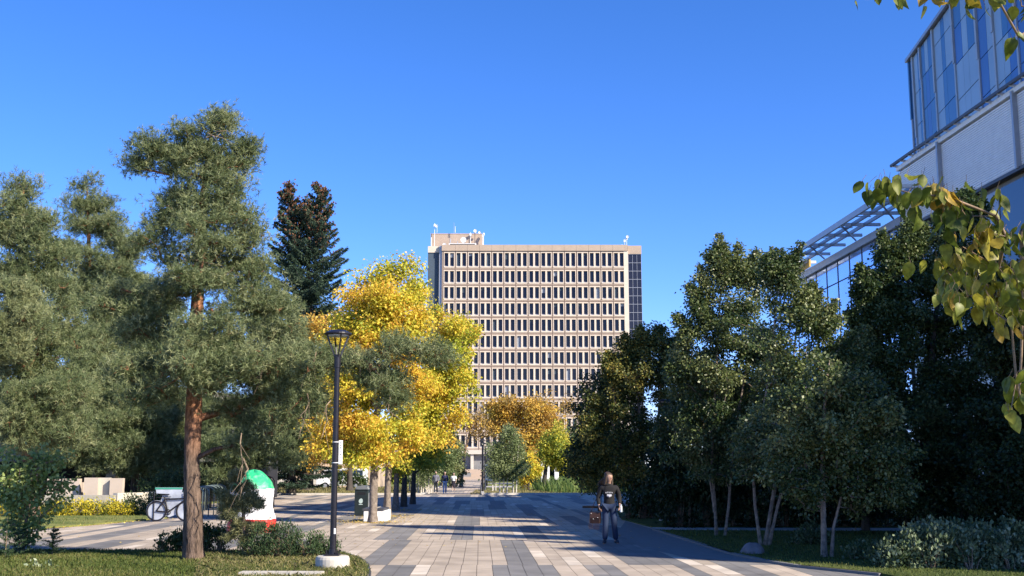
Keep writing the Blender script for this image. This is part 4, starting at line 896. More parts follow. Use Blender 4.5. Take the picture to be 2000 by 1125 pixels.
def boulder(px, py, w_, h, label):
    x, y = G(px, py); V = []; k = 24; n = 12; rg = np.random.default_rng(int(px)); ph = rg.random(6)*6.28
    for i in range(n):
        t = i/(n-1); r = math.sqrt(max(0, 1-(t*.97)**2.6))
        for j in range(k):
            a = 2*math.pi*j/k; q = r*(1+.1*math.sin(2*a+ph[0])+.08*math.sin(3*a+ph[1]+t*4)+.04*math.sin(7*a+t*9)); V.append((w_*q*math.cos(a), w_*.8*q*math.sin(a), h*t-.03))
    j = np.arange(k); F = np.concatenate([np.stack([i*k+j, i*k+(j+1) % k, (i+1)*k+(j+1) % k, (i+1)*k+j], 1) for i in range(n-1)])
    o = npmesh('boulder', V, F, mat('boulder_stone', (.16, .15, .16), .9, .3, 6, .5), smooth=False); o.location = (x, y, 0); tag(o, label, 'rock')
boulder(1470, 1085, .27, .3, 'small dark grey boulder at the foot of the right birches')
# ================================================================== PEOPLE
def skin(verts, edges, radii, roots, sub=2):
    me = bpy.data.meshes.new('t'); me.from_pydata(verts, edges, []); o = bpy.data.objects.new('t', me); C.objects.link(o)
    md = o.modifiers.new('s', 'SKIN'); md.use_smooth_shade = True; md.branch_smoothing = .6
    for i, r in enumerate(radii):
        d = me.skin_vertices[0].data[i]; d.radius = r if hasattr(r, '__len__') else (r, r); d.use_root = i in roots
    s = o.modifiers.new('u', 'SUBSURF'); s.levels = sub; s.render_levels = sub
    dg = bpy.context.evaluated_depsgraph_get(); ev = o.evaluated_get(dg); m2 = ev.to_mesh()
    V = [tuple(v.co) for v in m2.vertices]; F = [tuple(p.vertices) for p in m2.polygons]; ev.to_mesh_clear()
    bpy.data.objects.remove(o); bpy.data.meshes.remove(me); return V, F
def body_part(name, parent, chains, m, extra=None, sub=2):
    """chains: list of (verts+radius list, edges) components"""
    mb = MB()
    for vr, ed in chains:
        V, F = skin([v[:3] for v in vr], ed, [v[3] if len(v) == 4 else (v[3], v[4]) for v in vr], {0}, sub); mb.add(V, F, m)
    if extra: extra(mb)
    return mb.build(name, parent, smooth=True)
def ball(mb, c, r, m, k=10):
    mb.lathe([(r[0]*math.sin(math.pi*i/8)+1e-4, -r[2]*math.cos(math.pi*i/8)) for i in range(9)], c, m, k)
def person(px, py, H, rz, label, skinc, hairc, top, bottom, shoes, pose, group=None, hair='short', skirt=False, print_=False, bag=False):
    x, y = G(px, py); root = empty('person', (x, y, 0), label, 'person', group, rz); root.scale = (H/1.7,)*3
    SK = mat('skin', skinc, .55, .06, 8); HM = mat('hair', hairc, .6, .3, 30); TM = mat('top_cloth', top, .85, .12, 6); BM_ = mat('trouser_cloth', bottom, .85, .15, 8); SM = mat('shoe', shoes, .6, .1, 8)
    p = dict(pel=(0, 0, .95), sp=(0, -.005, 1.12), ch=(0, -.005, 1.3), nk=(0, 0, 1.44), n2=(0, -.012, 1.5))
    p.update(pose); hd = Matrix.Rotation(p.get('turn', 0), 3, 'Z')
    def hv(a): v = hd @ Vector(a); return (v.x, v.y-.015, v.z+1.5)
    J = ['pel', 'sp', 'ch', 'nk', 'n2']; V = [(*p['pel'], .13, .09), (*p['sp'], .115, .085), (*p['ch'], .13, .08), (*p['nk'], .05), (*p['n2'], .05)]
    V += [(*hv((0, -.012, .045)), .07), (*hv((0, -.006, .11)), .096), (*hv((0, .0, .175)), .09)]; E = [(0, 1), (1, 2), (2, 3), (3, 4), (4, 5), (5, 6), (6, 7)]
    legs = []; arms = []
    for s in ('l', 'r'):
        hip, kn, an, toe = p['hip'+s], p['kn'+s], p['an'+s], p['toe'+s]; b = len(V)
        V += [(*hip, .085), (*kn, .055), (*an, .037), (*toe, .035)]; E += [(0, b), (b, b+1), (b+1, b+2), (b+2, b+3)]
        legs.append((hip, kn, an, toe))
        sh, el, wr, pm = p['sh'+s], p['el'+s], p['wr'+s], p['pm'+s]; b = len(V)
        V += [(*sh, .042), (*el, .04), (*wr, .026), (*pm, .034, .018)]; E += [(2, b), (b, b+1), (b+1, b+2), (b+2, b+3)]; arms.append((sh, el, wr, pm))
    chains = [(V, E)]
    for q, (sh, el, wr, pm) in enumerate(arms):
        w_, pp = Vector(wr), Vector(pm); d = (pp-w_).normalized(); si = d.cross(Vector((1, 0, 0))).normalized()
        if si.length < .1: si = Vector((0, 1, 0))
        cu = Vector((-1 if pm[0] > 0 else 1, 0, 0))
        for k, ln in enumerate((.062, .072, .068, .052)):
            o = pp+si*(k-1.5)*.019; chains.append(([(*o, .009), (*(o+d*ln*.6), .0085), (*(o+d*ln*.95+cu*.022), .007), (*(o+d*ln*1.1+cu*.045), .006)], [(0, 1), (1, 2), (2, 3)]))
        o = (w_+pp)/2-si*.028; chains.append(([(*o, .010), (*(o-si*.018+d*.035), .009), (*(o-si*.02+d*.06+cu*.015), .007)], [(0, 1), (1, 2)]))
    def face(mb):
        dk = mat('eye', (.03, .025, .02), .3)
        for s in (-1, 1):
            ball(mb, hv((s*.03, -.073, .115)), (.011, .008, .007), dk); ball(mb, hv((s*.079, .01, .105)), (.012, .012, .026), SK)
            mb.bar(hv((s*.045, -.07, .135)), hv((s*.016, -.079, .135)), .006, .006, HM)
        mb.tube([hv((0, -.078, .118)), hv((0, -.098, .088)), hv((0, -.08, .082))], [.007, .014, .007], SK, 6)
        mb.bar(hv((-.02, -.076, .06)), hv((.02, -.076, .06)), .008, .009, mat('lips', (.35, .12, .1), .5))
    body_part('body', root, chains, SK, face)
    # top
    T = [(0, 0, .84, .16, .12), (*p['sp'], .14, .115), (*p['ch'], .17, .125), (p['nk'][0], p['nk'][1], p['nk'][2]-.03, .1), (p['nk'][0], p['nk'][1]+.005, p['nk'][2]+.02, .075)]; TE = [(0, 1), (1, 2), (2, 3), (3, 4)]
    for sh, el, wr, pm in arms:
        b = len(T); w2 = Vector(el).lerp(Vector(wr), .93) if not p.get('short') else Vector(sh).lerp(Vector(el), .95)
        if p.get('short'): T += [(*sh, .088), (*w2, .07)]; TE += [(2, b), (b, b+1)]
        else: T += [(*sh, .08), (*el, .06), (*w2, .05)]; TE += [(2, b), (b, b+1), (b+1, b+2)]
    topo = body_part('jacket', root, [(T, TE)], TM)
    if skirt:
        mb = MB(); mb.lathe([(.17, .38), (.185, .4), (.165, .7), (.15, .95), (.13, 1.0)], (0, 0, 0), BM_, 20); mb.build('skirt', root, smooth=True)
    else:
        B = [(0, 0, .98, .165, .12)]; BE = []
        for hip, kn, an, toe in legs:
            b = len(B); a2 = Vector(kn).lerp(Vector(an), 1.0); B += [(*hip, .1), (*kn, .075), (*a2, .07)]; BE += [(0, b), (b, b+1), (b+1, b+2)]
        body_part('trousers', root, [(B, BE)], BM_)
    for hip, kn, an, toe in legs:
        a, t = Vector(an), Vector(toe); hl = a+(a-t)*.3; hl.z = .045 if an[2] < .12 else an[2]-.04
        mid = (a+t)/2; mid.z = min(a.z, t.z+.05); body_part('shoe', root, [([(*hl, .045, .04), (*mid, .048, .04), (*t, .045, .032)], [(0, 1), (1, 2)])], SM, sub=1)
    # hair
    hc = [([(*hv((0, .0, .225)), .07), (*hv((0, .022, .185)), .108), (*hv((0, .045, .13)), .1), (*hv((0, .055, .06)), .07)], [(0, 1), (1, 2), (2, 3)])]
    if hair == 'long':
        for s in (-1, 1): hc.append(([(*hv((s*.04, -.01, .19)), .045), (*hv((s*.078, .0, .12)), .026), (*hv((s*.085, .02, .03)), .03), (*hv((s*.09, .03, -.08)), .02)], [(0, 1), (1, 2), (2, 3)]))
        hc.append(([(*hv((0, .05, .1)), .07), (*hv((0, .07, 0)), .07), (*hv((0, .08, -.12)), .055), (*hv((0, .08, -.2)), .03)], [(0, 1), (1, 2), (2, 3)]))
    if hair == 'blown':
        for q in range(5):
            a = q*.022; hc.append(([(-.02, .03+a, 1.64-.02*q, .05), (-.1, .05, 1.58-.025*q, .036), (-.19, .06+a, 1.53-.03*q, .022), (-.26-.02*(q % 3), .07, 1.475-.035*q, .011)], [(0, 1), (1, 2), (2, 3)]))
        hc.append(([(*hv((.04, -.01, .19)), .05), (*hv((.085, .0, .11)), .032), (*hv((.09, .0, .02)), .034), (*hv((.08, -.01, -.1)), .03), (*hv((.08, -.03, -.2)), .016)], [(0, 1), (1, 2), (2, 3), (3, 4)])); hc.append(([(*hv((-.04, -.01, .19)), .05), (*hv((-.085, .0, .11)), .032), (*hv((-.09, .02, .0)), .036), (*hv((-.1, .04, -.1)), .03)], [(0, 1), (1, 2), (2, 3)]))
    body_part('hair', root, hc, HM)
    if print_:
        b = MB(); wm = mat('print_white', (.42, .42, .45), .7)
        yy = -.128
        for px_, w_, z, h in ((-.075, .03, 1.235, .028), (-.035, .028, 1.24, .03), (.005, .028, 1.238, .03), (.042, .028, 1.24, .028), (.076, .022, 1.236, .026)):
            b.box(px_-w_/2, px_+w_/2, yy-.004, yy+.05, z-h/2, z+h/2, wm); b.box(px_-w_/5, px_+w_/5, yy-.0055, yy-.0043, z-h/6, z+h/6, TM)
        b.prism([(-.055+.0, yy-.004), (.06, yy-.004), (.06, yy+.05), (-.055, yy+.05)], 1.16, 1.2, wm); b.tube([(-.045, yy+.02, 1.165), (.0, yy+.0, 1.145), (.05, yy+.02, 1.17)], .026, wm, 8); b.build('print', topo)
    return root
walk = dict(hipl=(-.085, 0, .91), hipr=(.085, 0, .91), knl=(-.09, -.1, .5), knr=(.09, -.02, .5), anl=(-.09, -.2, .1), anr=(.09, .16, .12), toel=(-.09, -.36, .06), toer=(.095, .03, .04),
            shl=(-.185, 0, 1.375), shr=(.185, 0, 1.375), ell=(-.23, .06, 1.12), elr=(.23, -.02, 1.12), wrl=(-.23, .05, .89), wrr=(.22, -.16, .94), pml=(-.23, .04, .82), pmr=(.21, -.21, .89))
wp = dict(walk); wp.update(dict(turn=R(38), knl=(-.1, -.06, .5), anl=(-.12, -.08, .09), toel=(-.15, -.22, .04), knr=(.11, -.05, .5), anr=(.15, .04, .09), toer=(.2, -.1, .04), ell=(-.27, .03, 1.12), wrl=(-.25, -.06, .92), pml=(-.24, -.09, .86), elr=(.25, .04, 1.12), wrr=(.25, -.1, .94), pmr=(.25, -.15, .88)))
wm_ = person(1191, 1063, 1.70, R(-4), 'woman in black sweatshirt with white chest print and blue jeans, long hair blowing', (.36, .22, .16), (.04, .024, .015), (.005, .0045, .006), (.01, .024, .065), (.03, .03, .045), wp, hair='blown', print_=True)
def handbag():
    wx, wy = wm_.location.x, wm_.location.y; root = empty('handbag', (wx-.34, wy+.02, .5), 'brown fringed leather bag hanging at the hip of the woman', 'bag', rz=R(-8)); root.scale = (.82, .9, .88)
    m = mat('brown_leather', (.032, .011, .006), .55, .3, 9); b = MB(); b.prism([(-.17, -.06), (.15, -.06), (.17, .05), (-.15, .06)], .0, .3, m); b.build('body', root, bevel=.02)
    f = MB(); f.box(-.165, .145, -.075, -.062, .14, .3, m); f.build('flap', root, bevel=.004)
    f = MB(); rr = random.Random(1)
    for i in range(20): 
        x = -.16+i*.016; f.bar((x, -.07, .14), (x-.05+rr.uniform(-.01, .01), -.08, -.16+rr.uniform(-.03, .03)), .007, .005, m)
    f.build('fringe', root)
    f = MB(); f.tube([(-.13, 0, .3), (-.05, 0, .5), (.12, .0, .86), (.17, .02, .9), (.2, .03, .8), (.14, 0, .3)], .009, m, 6); f.build('strap', root)
    for x, z in ((-.12, .27), (-.06, .12), (.07, .16)):
        f = MB(); f.lathe([(.014, -.006), (.014, .006)], (x, -.082, z), M['white_metal'], 8); f.build('stud', root)
handbag()
b = MB(); wx, wy = wm_.location.x, wm_.location.y; b.lathe([(.03, -.09), (.034, -.08), (.034, .04), (.018, .07), (.018, .1)], (wx+.27, wy-.15, .86), mat('bottle_clear', (.5, .55, .6), .15, .2, 8, spec=.8), 12)
tag(b.build('bottle', origin=(wx+.27, wy-.15, .86)), 'small pale bottle held in the hand of the woman in jeans', 'bottle')
w2 = dict(walk); w2['short'] = True
person(851, 965, 1.76, R(-5), 'person in grey hooded jacket and dark trousers, leftmost of the three walkers', (.45, .3, .22), (.04, .03, .02), (.16, .16, .2), (.02, .025, .035), (.35, .33, .3), walk, 'people walking on the far side of the plaza')
person(868.5, 964.5, 1.72, R(4), 'person in dark navy jacket and pale blue jeans, between two other walkers', (.45, .3, .22), (.03, .02, .02), (.015, .02, .07), (.22, .32, .5), (.7, .7, .7), walk, 'people walking on the far side of the plaza', hair='long')
person(886, 961, 1.62, R(0), 'person in white short sleeved shirt and long black skirt, rightmost of the walkers', (.45, .3, .22), (.03, .02, .02), (.75, .75, .75), (.02, .015, .025), (.4, .38, .35), w2, 'people walking on the far side of the plaza', hair='long', skirt=True)
# ================================================================== TREES
# --- left: pines
def deadtwigs(px_list, Y):
    def f(root, org, CP, rng):
        rr = random.Random(5)
        for px, py, dx, dy in px_list:
            b = MB()
            p = Vector(W(px, py, Y-.9)); q = Vector(W(px+dx, py+dy, Y-.9)); pts = [p+(q-p)*t/5+Vector((rr.uniform(-.06, .06), rr.uniform(-.1, .1), rr.uniform(-.05, .05))) for t in range(6)]
            b.tube(pts, [.011, .010, .009, .007, .005, .003], M['deadwood'], 5)
            for i in range(1, 5):
                e = pts[i]+(q-p).normalized()*rr.uniform(.15, .4)+Vector((rr.uniform(-.25, .25), rr.uniform(-.2, .2), rr.uniform(-.3, .1))); b.tube([pts[i], (pts[i]+e)/2+Vector((0, 0, rr.uniform(-.04, .06))), e], [.005, .004, .0025], M['deadwood'], 4)
            b.build('dead_branch', root, origin=org)
    return f
M['deadwood'] = mat('deadwood', (.26, .19, .13), .9, .25, 12)
make_tree('pine_tree', 'tallest pine, orange upper trunk and spreading boughs, on the near lawn by the lamp post', 'tree', 23,
    [[(378, 1098, .175), (376, 1010, .165), (374, 900, .155), (379, 780, .15), (384, 640, .13), (390, 500, .10), (398, 380, .07), (408, 290, .04), (415, 240, .02)]],
    [(420, 245, 30, 28), (452, 300, 32, 60), (400, 300, 26, 24), (480, 288, 9, 10), (440, 262, 22, 26), (340, 285, 52, 26), (285, 298, 24, 22), (270, 322, 12, 14), (315, 300, 26, 20), (350, 310, 34, 26), (390, 350, 75, 45), (455, 385, 50, 42), (320, 395, 42, 38), (400, 430, 100, 40), (465, 455, 46, 42), (310, 470, 45, 38),
     (400, 520, 95, 38), (480, 540, 62, 42), (320, 560, 65, 35), (530, 600, 48, 48), (450, 610, 72, 28), (545, 650, 35, 35), (350, 660, 75, 45), (480, 680, 80, 45), (270, 640, 62, 38), (235, 590, 62, 32),
     (430, 735, 85, 42), (345, 735, 50, 28), (580, 700, 52, 38, -.7), (650, 700, 48, 32, -.5), (720, 700, 48, 30, -.7), (785, 690, 42, 30, -.7), (845, 682, 26, 24, -.7), (752, 750, 38, 34, -.7), (690, 750, 42, 28, -.5), (610, 770, 42, 34, -.5), (520, 760, 50, 36, -.7), (560, 830, 36, 30, -.7), (770, 790, 14, 16, -.7), (460, 800, 30, 22), (525, 850, 26, 32), (475, 870, 14, 26), (385, 560, 50, 40, -1.2), (395, 640, 60, 40, -1.4), (370, 700, 60, 36, -1.5), (400, 745, 70, 32, -1.5), (450, 700, 60, 40, -1.5), (395, 460, 50, 40, -.8), (300, 760, 60, 36, -1), (245, 720, 50, 36, -1)],
    leaf='needle', mat_leaf='needles', bark='bark_pine', clump=11, perc=9, size=.115, spread=.17, tone=(.55, .3), up=.7, seg=.35, sag=-.05, extra=deadtwigs([(400, 270, 30, -14), (330, 520, 60, -12), (395, 545, 60, -15), (360, 540, 50, 8), (620, 690, -30, 50), (690, 690, 45, 30), (600, 770, -15, 70), (640, 780, -6, 70), (470, 850, 4, 100), (480, 900, -10, 60), (760, 770, 5, 50), (530, 690, -30, 50)], 23))
PB = 'broad pine crown at the left edge of the picture, '
make_tree('pine_tree', 'pine with two pointed tops at the far left edge', 'tree', 33, [[(60, 1010, .2), (55, 800, .17), (50, 600, .14), (48, 450, .08), (45, 370, .03)]],
    [(42, 375, 22, 26), (20, 410, 40, 28), (75, 425, 36, 30), (5, 450, 50, 36), (60, 470, 60, 38), (110, 500, 42, 36), (20, 520, 60, 38), (80, 560, 70, 38), (30, 700, 70, 50), (100, 640, 70, 50), (20, 790, 60, 50), (110, 740, 60, 50), (60, 850, 70, 35), (50, 640, 60, 50, -1.8), (90, 760, 70, 50, -1.8), (40, 840, 70, 50, -1.8), (130, 850, 50, 36, -1.8)],
    leaf='needle', mat_leaf='needles', bark='bark_pine', clump=8.5, perc=9, size=.15, spread=.24, tone=(.5, .3), up=.7, seg=.5, group=None)
make_tree('pine_tree', 'slender topped airy pine between the left edge and the tallest pine', 'tree', 59, [[(190, 985, .2), (185, 800, .17), (178, 600, .13), (173, 470, .09), (170, 370, .03)]],
    [(170, 372, 20, 22), (150, 400, 20, 18), (190, 410, 32, 24), (165, 440, 40, 22), (215, 445, 30, 28), (145, 480, 32, 18), (240, 480, 34, 28), (205, 510, 60, 28), (150, 545, 60, 26), (255, 550, 45, 36), (180, 590, 75, 34), (140, 680, 60, 45), (220, 650, 65, 45), (240, 740, 60, 48), (160, 760, 65, 50), (190, 840, 80, 40), (110, 830, 60, 40), (270, 830, 50, 45), (180, 690, 60, 50, -2), (200, 800, 70, 50, -2), (150, 870, 60, 34, -2), (230, 880, 60, 34, -2), (180, 900, 40, 20, -2)],
    leaf='needle', mat_leaf='needles', bark='bark_pine', clump=4.6, perc=11, size=.2, spread=.32, tone=(.5, .3), up=.7, seg=.5)
make_tree('pine_tree', 'rounded bluish pine low at the left edge in front of the other pines', 'tree', 28, [[(-40, 1045, .12), (-35, 850, .1), (-10, 700, .08), (22, 580, .03)]],
    [(25, 575, 40, 32), (50, 610, 30, 32), (10, 625, 45, 36), (30, 670, 40, 30), (-10, 700, 40, 50)],
    leaf='needle', mat_leaf='needles', bark='bark_pine', clump=14, perc=9, size=.13, spread=.15, tone=(.75, .2), up=.7, seg=.4)
make_tree('pine_tree', 'wide dark pine filling the gap left of the tallest pine trunk', 'tree', 60, [[(262, 985, .2), (268, 850, .18), (275, 700, .14), (280, 560, .05)]],
    [(270, 560, 50, 36), (300, 610, 50, 40), (240, 650, 55, 40), (310, 690, 60, 45), (200, 720, 60, 45), (270, 770, 70, 45), (330, 780, 55, 45), (190, 800, 60, 40), (300, 850, 60, 36), (330, 900, 45, 26), (270, 905, 50, 26), (350, 860, 35, 40), (380, 830, 30, 40), (280, 700, 60, 50, -2), (290, 820, 60, 50, -2), (260, 890, 50, 36, -2), (320, 890, 50, 40, -2)],
    leaf='needle', mat_leaf='needles', bark='bark_pine', clump=4.4, perc=11, size=.2, spread=.32, tone=(.45, .3), up=.7, seg=.45)
make_tree('pine_tree', 'dark drooping pine between the tallest pine and the lamp post', 'tree', 54, [[(500, 992, .18), (502, 850, .15), (505, 700, .1), (508, 620, .03)]],
    [(510, 640, 45, 40), (560, 690, 50, 40), (470, 720, 55, 45), (540, 750, 60, 45), (600, 770, 42, 42), (430, 800, 45, 40), (500, 820, 60, 42), (570, 840, 50, 36), (420, 860, 36, 36), (610, 830, 30, 34), (460, 880, 40, 26), (520, 885, 34, 22), (500, 900, 40, 26, -2), (450, 870, 40, 40, -2), (560, 890, 34, 22, -2), (430, 910, 24, 24, -2)],
    leaf='needle', mat_leaf='needles', bark='bark_dark', clump=5, perc=11, size=.18, spread=.28, tone=(.35, .25), up=.7, seg=.45)
# --- spruce
def spruce(name, label, Y, leaders, r0, dense=1.0, cones=True, mleaf='spruce', cf=.8):
    """leaders: (px, ytop, z_start_fraction, profile)"""
    rng = np.random.default_rng(SEED[0]); SEED[0] += 3
    x0 = W(leaders[0][0], 940, Y)[0]; org = (x0, Y, 0); root = empty(name, org, label, 'tree')
    VV = []; FF = []; off = 0; PP = []; DD = []; TT = []; CPp = []
    for li, (px, ytop, zf, prof) in enumerate(leaders):
        xt, _, zt = W(px, ytop, Y)
        if li == 0: v, f = trunk_mesh([(x0, Y, 0, r0), (x0, Y, zt*.5, r0*.6), (xt, Y, zt*.98, .03)], rng, seg=.4)
        else: v, f = trunk_mesh([(x0, Y, zt*zf-1.5, r0*.4), (xt, Y, zt*zf, r0*.35), (xt, Y, zt*.98, .03)], rng, seg=.4, flare=1)
        VV.append(v); FF.append(f+off); off += len(v); z = zt*zf
        while z < zt*.995:
            f = z/zt; Rr = np.interp(f, [p[0] for p in prof], [p[1] for p in prof]); n = max(3, int((3+Rr*1.3)*dense)); xc = xt if li else x0+(xt-x0)*f
            for i in range(n):
                a = rng.random()*6.283; L = Rr*rng.uniform(.55, 1.15); up = np.interp(f, [0, .6, 1], [-.25, .0, .75]); c, s = math.cos(a), math.sin(a); k = max(3, int(L/.28)); zz = z+rng.normal()*.12
                t = np.linspace(0, 1, k+1); P = np.stack([xc+c*L*t, Y+s*L*t, zz+L*(up*t+.3*t*t-.2*t)], 1)
                w0 = .04*min(1.6, .5+L*.3); v, g = edge_tubes(P[:-1], P[1:], np.linspace(w0, w0*.3, k), np.linspace(w0*.9, w0*.2, k), 3); VV.append(v); FF.append(g+off); off += len(v)
                m = max(10, int(L*52)); q = rng.random(m)**.65; base = np.stack([np.interp(q, t, P[:, d]) for d in range(3)], 1)
                side = rng.choice([-1, 1], m)*rng.random(m); wid = .3*L*(1.05-q)+.08; nb = base+np.stack([-s*side*wid, c*side*wid, -np.abs(side)*wid*.3-.04*rng.random(m)], 1)
                d = unit(np.stack([c*.6-s*side*.6, s*.6+c*side*.6, -.4-.3*rng.random(m)], 1)+rng.normal(size=(m, 3))*.2)
                PP.append(nb); DD.append(d); TT.append(np.full(m, rng.normal(.5, .25)))
                if cones and f > cf: CPp.append(P[rng.integers(k//2, k+1, 12)]+rng.normal(size=(12, 3))*.16)
            z += np.interp(f, [0, 1], [.55, .32])
    npmesh('trunk', np.concatenate(VV), np.concatenate(FF), M['bark_dark'], root, smooth=True, origin=org)
    P = np.concatenate(PP); D = np.concatenate(DD); T = np.concatenate(TT); m = len(P); K = 3
    ii = np.repeat(np.arange(m), K); d = unit(D[ii]+rng.normal(size=(m*K, 3))*.28); V, F = leaf_quads(P[ii], d, perp(d, rng), rng.uniform(.18, .36, m*K), rng.uniform(.05, .09, m*K))
    npmesh('crown', V, F, M[mleaf], root, tone=T[ii]+rng.normal(0, .12, m*K), origin=org)
    if cones:
        Cc = np.concatenate(CPp); n = len(Cc); d = unit(rng.normal(size=(n, 3))*.25+np.array([0, 0, -1])); j = np.repeat(np.arange(n), 5); d2 = unit(d[j]+rng.normal(size=(len(j), 3))*.25)
        V, F = leaf_quads(Cc[j], d2, perp(d2, rng), .24, .1); npmesh('cones', V, F, M['cones'], root, tone=rng.random(len(j)), origin=org)
    return root
spruce('spruce_tree', 'tall dark spruce with two tips full of brown cones, left of the yellow trees', 100, [(600, 400, .1, [(0, 3.2), (.2, 4.2), (.45, 4.3), (.62, 3.9), (.75, 3.5), (.85, 2.6), (.93, 1.7), (1, .5)]), (566, 358, .84, [(.84, 1.2), (.92, 1.2), (1, .3)]), (624, 364, .84, [(.84, 1.3), (.93, 1.2), (1, .5)])], .5)
spruce('spruce_tree', 'low dark spruce half hidden under the tall cone bearing spruce', 88, [(570, 640, .1, [(0, 3.0), (.3, 3.4), (.7, 2.4), (1, .4)])], .3, cones=False)
# --- yellow trees row
YG = 'autumn trees in a row along the left side of the plaza'
def row_tree(px, py, label, trunkpts, blobs, leafm, tone, size=.12, clump=3.3, perc=34, r=.15, bark='bark_grey'):
    Y = G(px, py)[1]
    return make_tree('autumn_tree', label, 'tree', Y, [[(px, py, r)]+trunkpts], blobs, mat_leaf=leafm, bark=bark, group=YG, clump=clump, perc=perc, size=size, spread=.27, tone=tone, up=.9, seg=.5, droop=.5, twig=.008)
row_tree(728, 1021, 'golden yellow tree with the nearest grey trunk in front of the concrete bench', [(729, 960, .135), (731, 900, .125), (738, 800, .1), (745, 680, .06), (750, 570, .02)],
    [(765, 545, 24, 26), (725, 545, 24, 26), (745, 590, 40, 36, -.6), (770, 620, 50, 40, .8), (735, 650, 60, 44, .8), (680, 740, 50, 50, .8), (700, 575, 26, 30), (738, 580, 45, 36), (790, 560, 28, 38), (800, 528, 14, 22), (690, 620, 35, 36), (660, 650, 36, 30), (750, 640, 62, 45), (810, 620, 30, 40), (700, 690, 60, 44), (790, 690, 58, 44), (650, 710, 34, 36), (740, 750, 75, 44), (680, 790, 55, 42), (800, 770, 50, 44), (650, 840, 40, 34), (730, 830, 70, 42), (800, 840, 42, 36), (690, 890, 52, 24), (640, 885, 34, 18), (750, 890, 48, 22)],
    'yellow', (.52, .3), size=.115, clump=3.4)
row_tree(756, 1008, 'yellow green tree with the second trunk behind the concrete bench', [(757, 950, .13), (760, 890, .12), (775, 780, .09), (790, 680, .03)],
    [(860, 660, 30, 40), (900, 650, 25, 26), (880, 700, 42, 36), (905, 740, 26, 30), (850, 750, 46, 36), (870, 800, 40, 30), (820, 830, 45, 38), (780, 880, 45, 26), (850, 850, 30, 24), (830, 700, 40, 40), (850, 625, 12, 20), (800, 780, 40, 40)],
    'yellow', (.38, .3), size=.125, clump=3.2)
row_tree(773, 997, 'lime green turning tree with the third trunk of the row', [(774, 950, .12), (776, 900, .11), (790, 800, .07), (800, 720, .03)],
    [(810, 560, 18, 30), (822, 580, 18, 26), (815, 620, 22, 30), (895, 660, 26, 30), (915, 650, 14, 14), (880, 730, 34, 34), (905, 700, 22, 30), (800, 860, 36, 28), (830, 880, 34, 22), (780, 900, 30, 16), (840, 800, 40, 36), (860, 770, 40, 34)],
    'yellow', (.3, .26), size=.14, clump=2.6)
row_tree(789, 990, 'green turning tree with a dark fourth trunk in the building shadow', [(790, 950, .13), (792, 900, .12), (800, 830, .07), (805, 780, .03)],
    [(800, 890, 36, 20), (825, 860, 34, 28), (840, 890, 24, 20), (815, 820, 36, 34)], 'yellowgreen', (.4, .26), size=.14, clump=3, bark='bark_dark')
row_tree(806, 985, 'green tree with a dark slim fifth trunk, farthest of the row', [(807, 950, .12), (809, 905, .11), (818, 850, .06), (822, 800, .03)],
    [(830, 900, 26, 14), (845, 880, 26, 24), (820, 880, 28, 22), (840, 850, 28, 28)], 'yellowgreen', (.3, .26), size=.15, clump=3, bark='bark_dark')
make_tree('autumn_tree', 'brown orange tree behind the lamp head, left of the golden yellow tree', 'tree', 72, [[(683, 958, .18), (683, 900, .15), (680, 800, .1), (675, 700, .04)]],
    [(650, 630, 22, 22), (630, 655, 26, 26), (665, 680, 40, 40), (640, 760, 40, 60), (620, 850, 40, 30), (660, 840, 40, 40), (625, 890, 26, 16), (600, 800, 30, 40)], mat_leaf='orange', bark='bark_dark', clump=1.6, perc=36, size=.2, spread=.45, tone=(.5, .3), seg=.8)
# --- middle distance
make_tree('birch_clump', 'airy pale green birch clump with white stems right of the far walk', 'tree', 89, [[(983, 964, .06), (985, 900, .05), (984, 855, .02)], [(990, 964, .06), (993, 890, .05), (996, 845, .02)], [(1002, 963, .07), (1003, 900, .06), (1000, 850, .02)], [(976, 962, .05), (976, 900, .04), (972, 860, .02)], [(1008, 962, .05), (1010, 900, .04), (1014, 865, .02)]],
    [(990, 855, 14, 18), (1002, 880, 20, 24), (975, 890, 18, 24), (990, 910, 28, 24), (1010, 905, 16, 22), (970, 918, 12, 14), (996, 922, 24, 10), (995, 840, 6, 8)], mat_leaf='birch_pale', bark='bark_white', clump=5, perc=26, size=.13, spread=.28, tone=(.5, .25), seg=.5, twig=.006, rmax=.5)
make_tree('birch_clump', 'second pale birch clump farther back beside the far walk', 'tree', 104, [[(962, 955, .05), (963, 910, .04), (963, 880, .02)], [(968, 955, .05), (969, 910, .04), (969, 880, .02)]], [(965, 885, 12, 14), (968, 905, 14, 14), (966, 925, 10, 10)], mat_leaf='birch_pale', bark='bark_white', clump=4, perc=20, size=.15, spread=.3, seg=.6)
make_tree('orange_tree', 'spreading orange autumn tree with dark forked limbs below the tower', 'tree', 122, [[(1024, 952, .32), (1030, 900, .26), (1038, 850, .2), (1050, 810, .1)], [(1025, 950, .2), (1034, 880, .18), (1052, 845, .15), (1080, 815, .06)], [(1024, 950, .2), (1020, 880, .16), (1005, 840, .12), (985, 800, .05)]],
    [(990, 785, 18, 16), (1015, 790, 22, 16), (970, 805, 26, 20), (1045, 800, 26, 18), (1000, 815, 36, 20), (1070, 812, 24, 20), (1060, 835, 34, 24), (1025, 840, 30, 24), (975, 830, 28, 20), (1085, 850, 20, 20), (1050, 870, 24, 16), (1010, 868, 24, 18), (1030, 900, 14, 14)], mat_leaf='orange', bark='bark_dark', clump=.9, perc=34, size=.26, spread=.6, tone=(.5, .3), seg=1)
